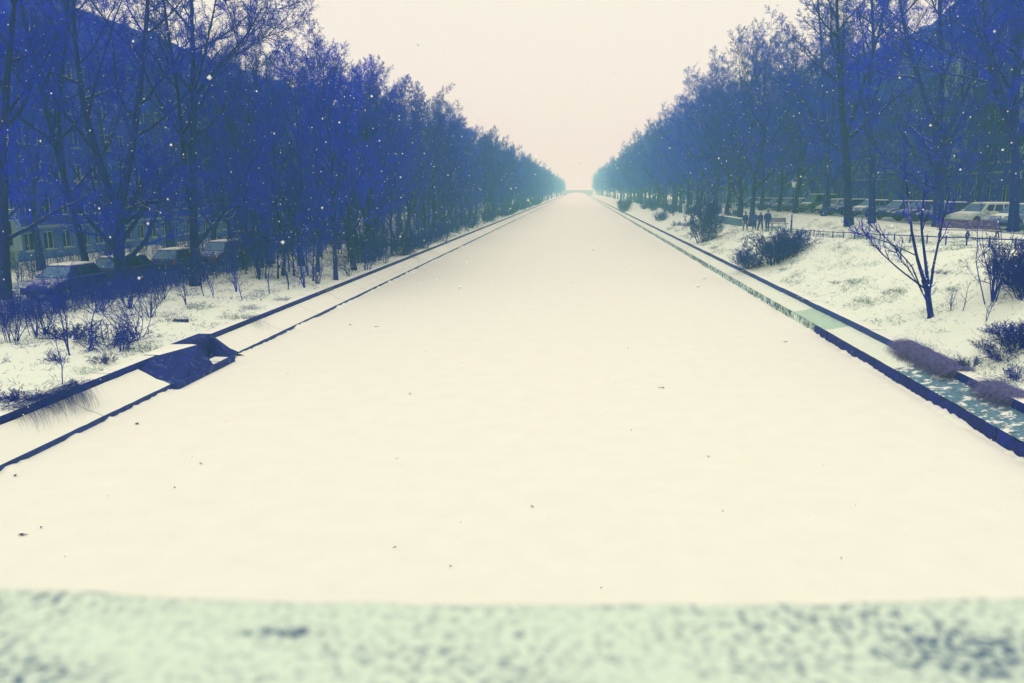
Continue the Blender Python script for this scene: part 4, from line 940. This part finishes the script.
# ------------------------------------------------------------------ people
def skin_mesh(name, verts, edges, mat_, parent, root=0, sub=2):
    me = bpy.data.meshes.new(name); me.from_pydata([v[:3] for v in verts], edges, [])
    o = obj(name, me, mat_, parent)
    bm = bmesh.new(); bm.from_mesh(me); bm.verts.ensure_lookup_table()
    ly = bm.verts.layers.skin.verify()
    for i, v in enumerate(verts):
        rr = v[3]; rr = rr if isinstance(rr, tuple) else (rr, rr)
        bm.verts[i][ly].radius = rr; bm.verts[i][ly].use_root = (i == root)
    bm.to_mesh(me); bm.free()
    md = o.modifiers.new('skin', 'SKIN'); md.use_smooth_shade = True
    sb = o.modifiers.new('smooth', 'SUBSURF'); sb.levels = sb.render_levels = sub
    return o
def person(loc, rz, label, coat, trousers, hat=None, h=1.74, stride=.16, phase=1, bag=None, arm=.18, group='people walking on the promenade'):
    """faces local -y; arms swing against the legs"""
    t = tag(empty('person', loc, rz), label, 'person', group); s = h/1.74; t.scale = (s, s, s)
    V, E = [], []
    def v(x, y, z, r): V.append((x, y, z, r)); return len(V)-1
    pel = v(0, 0, .95, (.155, .11)); ch = v(0, .01, 1.28, (.165, .115)); nk = v(0, 0, 1.47, .062); hd0 = v(0, -.01, 1.56, (.075, .085)); hd = v(0, -.02, 1.645, (.078, .095)); tp = v(0, -.01, 1.72, .055)
    E += [(pel, ch), (ch, nk), (nk, hd0), (hd0, hd), (hd, tp)]
    ns = v(0, -.118, 1.62, .014); E.append((hd, ns))
    hands = []; legs = []
    for sd in (-1, 1):
        ear = v(sd*.09, .0, 1.63, .016); E.append((hd, ear))
        sw = phase*sd
        hp = v(sd*.10, 0, .88, .095); kn = v(sd*.11, -sw*stride*.75-.03, .49, .062); an = v(sd*.11, -sw*stride*1.35+.03, .09, .042); to = v(sd*.125, -sw*stride*1.35-.14, .035, .036)
        E += [(pel, hp), (hp, kn), (kn, an), (an, to)]; legs.append((hp, kn, an, to))
        sh = v(sd*.19, .01, 1.40, .062); el = v(sd*.25, .05+sw*arm*.4, 1.13, .045); wr = v(sd*.255, -.06+sw*arm*1.1, .90, .03); pm = v(sd*.258, -.08+sw*arm*1.2, .83, (.034, .02))
        E += [(ch, sh), (sh, el), (el, wr), (wr, pm)]; hands.append((sh, el, wr, pm))
        for k, (dy, ln) in enumerate(((-.03, .060), (-.01, .075), (.01, .070), (.03, .055))):
            a = v(V[pm][0], V[pm][1]+dy, V[pm][2]-.04, .009); b = v(V[pm][0]-sd*.012, V[pm][1]+dy-.008, V[pm][2]-.04-ln, .008); E += [(pm, a), (a, b)]
        th = v(V[pm][0]-sd*.01, V[pm][1]-.045, V[pm][2]+.01, .011); th2 = v(V[pm][0]-sd*.02, V[pm][1]-.062, V[pm][2]-.04, .009); E += [(pm, th), (th, th2)]
    skin_mesh('body', V, E, M['skin'], t)
    g = lambda i, k=1.0, d=0: (V[i][0], V[i][1], V[i][2], (V[i][3][0]*k+d, V[i][3][1]*k+d) if isinstance(V[i][3], tuple) else V[i][3]*k+d)
    # coat: hem at mid-thigh, sleeves to the wrist
    C = [(0, .005, .70, (.23, .19)), (0, 0, .98, (.215, .17)), g(ch, 1.12, .05), (0, 0, 1.45, .085)]; CE = [(0, 1), (1, 2), (2, 3)]
    for sh, el, wr, pm in hands:
        n = len(C); C += [g(sh, 1.1, .018), g(el, 1, .024), g(wr, 1, .022)]; CE += [(2, n), (n, n+1), (n+1, n+2)]
    skin_mesh('coat', C, CE, M['cloth_'+coat], t, 1)
    T = [(0, 0, .92, (.165, .125))]; TE = []
    for hp, kn, an, to in legs:
        n = len(T); T += [g(hp, 1, .015), g(kn, 1, .022), (V[an][0], V[an][1], .12, .062)]; TE += [(0, n), (n, n+1), (n+1, n+2)]
    skin_mesh('trousers', T, TE, M['cloth_'+trousers], t)
    for hp, kn, an, to in legs:
        a, b = V[an], V[to]; skin_mesh('shoe', [(a[0], a[1]+.03, .06, .058), (b[0], b[1], .04, (.05, .045)), (b[0], b[1]-.05, .035, .036)], [(0, 1), (1, 2)], M['cloth_black'], t, 0, 1)
    for sd in (-1, 1):
        obj('eye', bm_mesh('eye', lambda bm: bmesh.ops.create_icosphere(bm, subdivisions=1, radius=.013, matrix=Matrix.Translation((sd*.034, -.105, 1.648)))), M['hair'], t)
    if hat: skin_mesh('hat', [(0, .005, 1.675, (.098, .108)), (0, .0, 1.735, (.085, .09)), (0, 0, 1.775, .04)], [(0, 1), (1, 2)], M['cloth_'+hat], t, 0, 2)
    else: skin_mesh('hair', [(0, .03, 1.60, (.085, .07)), (0, .012, 1.675, (.092, .10)), (0, .0, 1.735, .065)], [(0, 1), (1, 2)], M['hair'], t, 0, 2)
    if bag:
        b = obj('backpack', bm_mesh('backpack', lambda bm: box(bm, -.16, .16, .17, .34, 1.0, 1.42), .05, True), M['cloth_'+bag], t)
    return t
def gp(px, py): p = ground_hit(px, py); p.z = zground(p.x, p.y) + .0; return p
person(gp(745, 231), R(10), 'person with dark backpack, leftmost of the group of four', 'navy', 'pink', 'black', 1.80, bag='black')
person(gp(754, 230), R(-15), 'person in slate coat, second from left in the group of four', 'slate', 'jean', None, 1.70, phase=-1)
person(gp(760, 231), R(20), 'person in black coat and pale hat, third in the group of four', 'black', 'jean', 'pale', 1.72)
person(gp(767, 231), R(-5), 'person in broad navy coat, rightmost of the group of four', 'navy', 'black', 'black', 1.84, phase=-1, bag='navy')
person(gp(665, 216.5), R(15), 'far person with teal scarf colours, left of the two far walkers', 'teal', 'navy', 'black', 1.74)
person(gp(673, 216), R(-10), 'far person in dark coat, right of the two far walkers', 'slate', 'black', None, 1.78, phase=-1)
q = Vector((-22.1, 47.2, 0)); q.z = zground(q.x, q.y) + .03
person(q, R(200), 'small figure in a dull red coat by the left parked cars', 'red', 'black', 'black', 1.25, stride=.05, group='people on the left street')

# ------------------------------------------------------------------ litter on the ice
def leaf_mesh(seed, a, b):
    r = random.Random(seed)
    def f(bm):
        n = 9; c = bm.verts.new((0, 0, .035)); ring = []
        for i in range(n):
            t = 2*math.pi*i/n; k = r.uniform(.6, 1.15); ring.append(bm.verts.new((a*k*math.cos(t), b*k*math.sin(t), r.uniform(.004, .03))))
        for i in range(n): bm.faces.new((c, ring[i], ring[(i+1) % n]))
        cyl(bm, (a*.8, 0, .015), (a*1.6, b*.4, .02), .006, .003, 5)
    return bm_mesh('litter', f)
litter = [(22, 535, .07, .04, 'largest dark scrap on the ice near the lower left edge'), (41, 528, .02, .02, 'speck beside the large scrap at lower left'), (137, 424, .05, .05, 'round dark lump on the ice below the outfall niche'), (201, 464, .03, .025, 'small dark speck on the ice left of centre'), (175, 488, .02, .02, 'tiny speck below the left speck'),
    (410, 394, .06, .03, 'dark scrap on the ice left of the centre line'), (532, 507, .03, .025, 'dark speck on the ice at lower centre'), (450, 567, .022, .015, 'speck just above the parapet, left of centre'), (601, 589, .015, .012, 'tiny speck just above the parapet, right of centre'), (572, 283, .09, .05, 'lone speck far out in the middle of the ice'), (662, 388, .10, .02, 'long thin twig on the ice right of centre'),
    (786, 342, .11, .03, 'bent twig on the ice below the bare ledge slab'), (841, 559, .018, .014, 'speck on the ice at lower right'), (708, 457, .025, .02, 'faint speck on the ice in the right half'), (376, 327, .10, .03, 'thin scrap on the ice near the left wall'), (350, 325, .06, .03, 'small scrap beside the thin one near the left wall'), (15, 476, .06, .03, 'dark chip on the ice by the left wall foot'), (705, 279, .14, .03, 'thin dark twig far out near the right wall'), (395, 548, .03, .008, 'thin stalk on the ice above the parapet')]
for i, (px, py, a, b, lab) in enumerate(litter):
    o = tag(obj('litter_scrap', leaf_mesh(i, a, b), M['leaf']), lab, 'litter', 'scraps lying on the ice'); p = on_z(px, py, .012); o.location = p; o.rotation_euler.z = i*.9

# ------------------------------------------------------------------ falling snow and haze
def falling_snow():
    r = np.random.default_rng(5); n = 34000
    P = np.stack([r.uniform(-42, 42, n), 4.5 + 78*r.random(n)**1.1, r.uniform(.1, 25, n)], 1)
    s = r.uniform(.006, .018, n)*(1 + (r.random(n) < .04)*.8)
    oc = np.array([(1, 0, 0), (-1, 0, 0), (0, 1, 0), (0, -1, 0), (0, 0, 1), (0, 0, -1)], float)
    V = P[:, None] + oc[None]*s[:, None, None]*r.uniform(.7, 1.25, (n, 6, 1))
    fc = np.array([(0, 2, 4), (2, 1, 4), (1, 3, 4), (3, 0, 4), (2, 0, 5), (1, 2, 5), (3, 1, 5), (0, 3, 5)])
    Q = (fc[None] + (np.arange(n)*6)[:, None, None]).reshape(-1, 3)
    tag(obj('falling_snow', np_mesh('falling_snow', V.reshape(-1, 3), [Q], False), M['flake']), 'snowflakes drifting through the air', 'snow', kind='stuff')
falling_snow()
def haze():
    m = bpy.data.materials.new('haze_air'); m.use_nodes = True; t = m.node_tree; t.nodes.clear()
    o = t.nodes.new('ShaderNodeOutputMaterial'); v = t.nodes.new('ShaderNodeVolumePrincipled')
    v.inputs['Color'].default_value = (.38, .93, .96, 1); v.inputs['Absorption Color'].default_value = (1, 1, 1, 1); v.inputs['Density'].default_value = .0019
    t.links.new(v.outputs[0], o.inputs['Volume'])
    h = obj('haze', bm_mesh('haze', lambda bm: box(bm, -720, 720, -90, 2520, -1.7, 32)), m)
    tag(h, 'snowy haze filling the air', 'haze', kind='stuff')
haze()
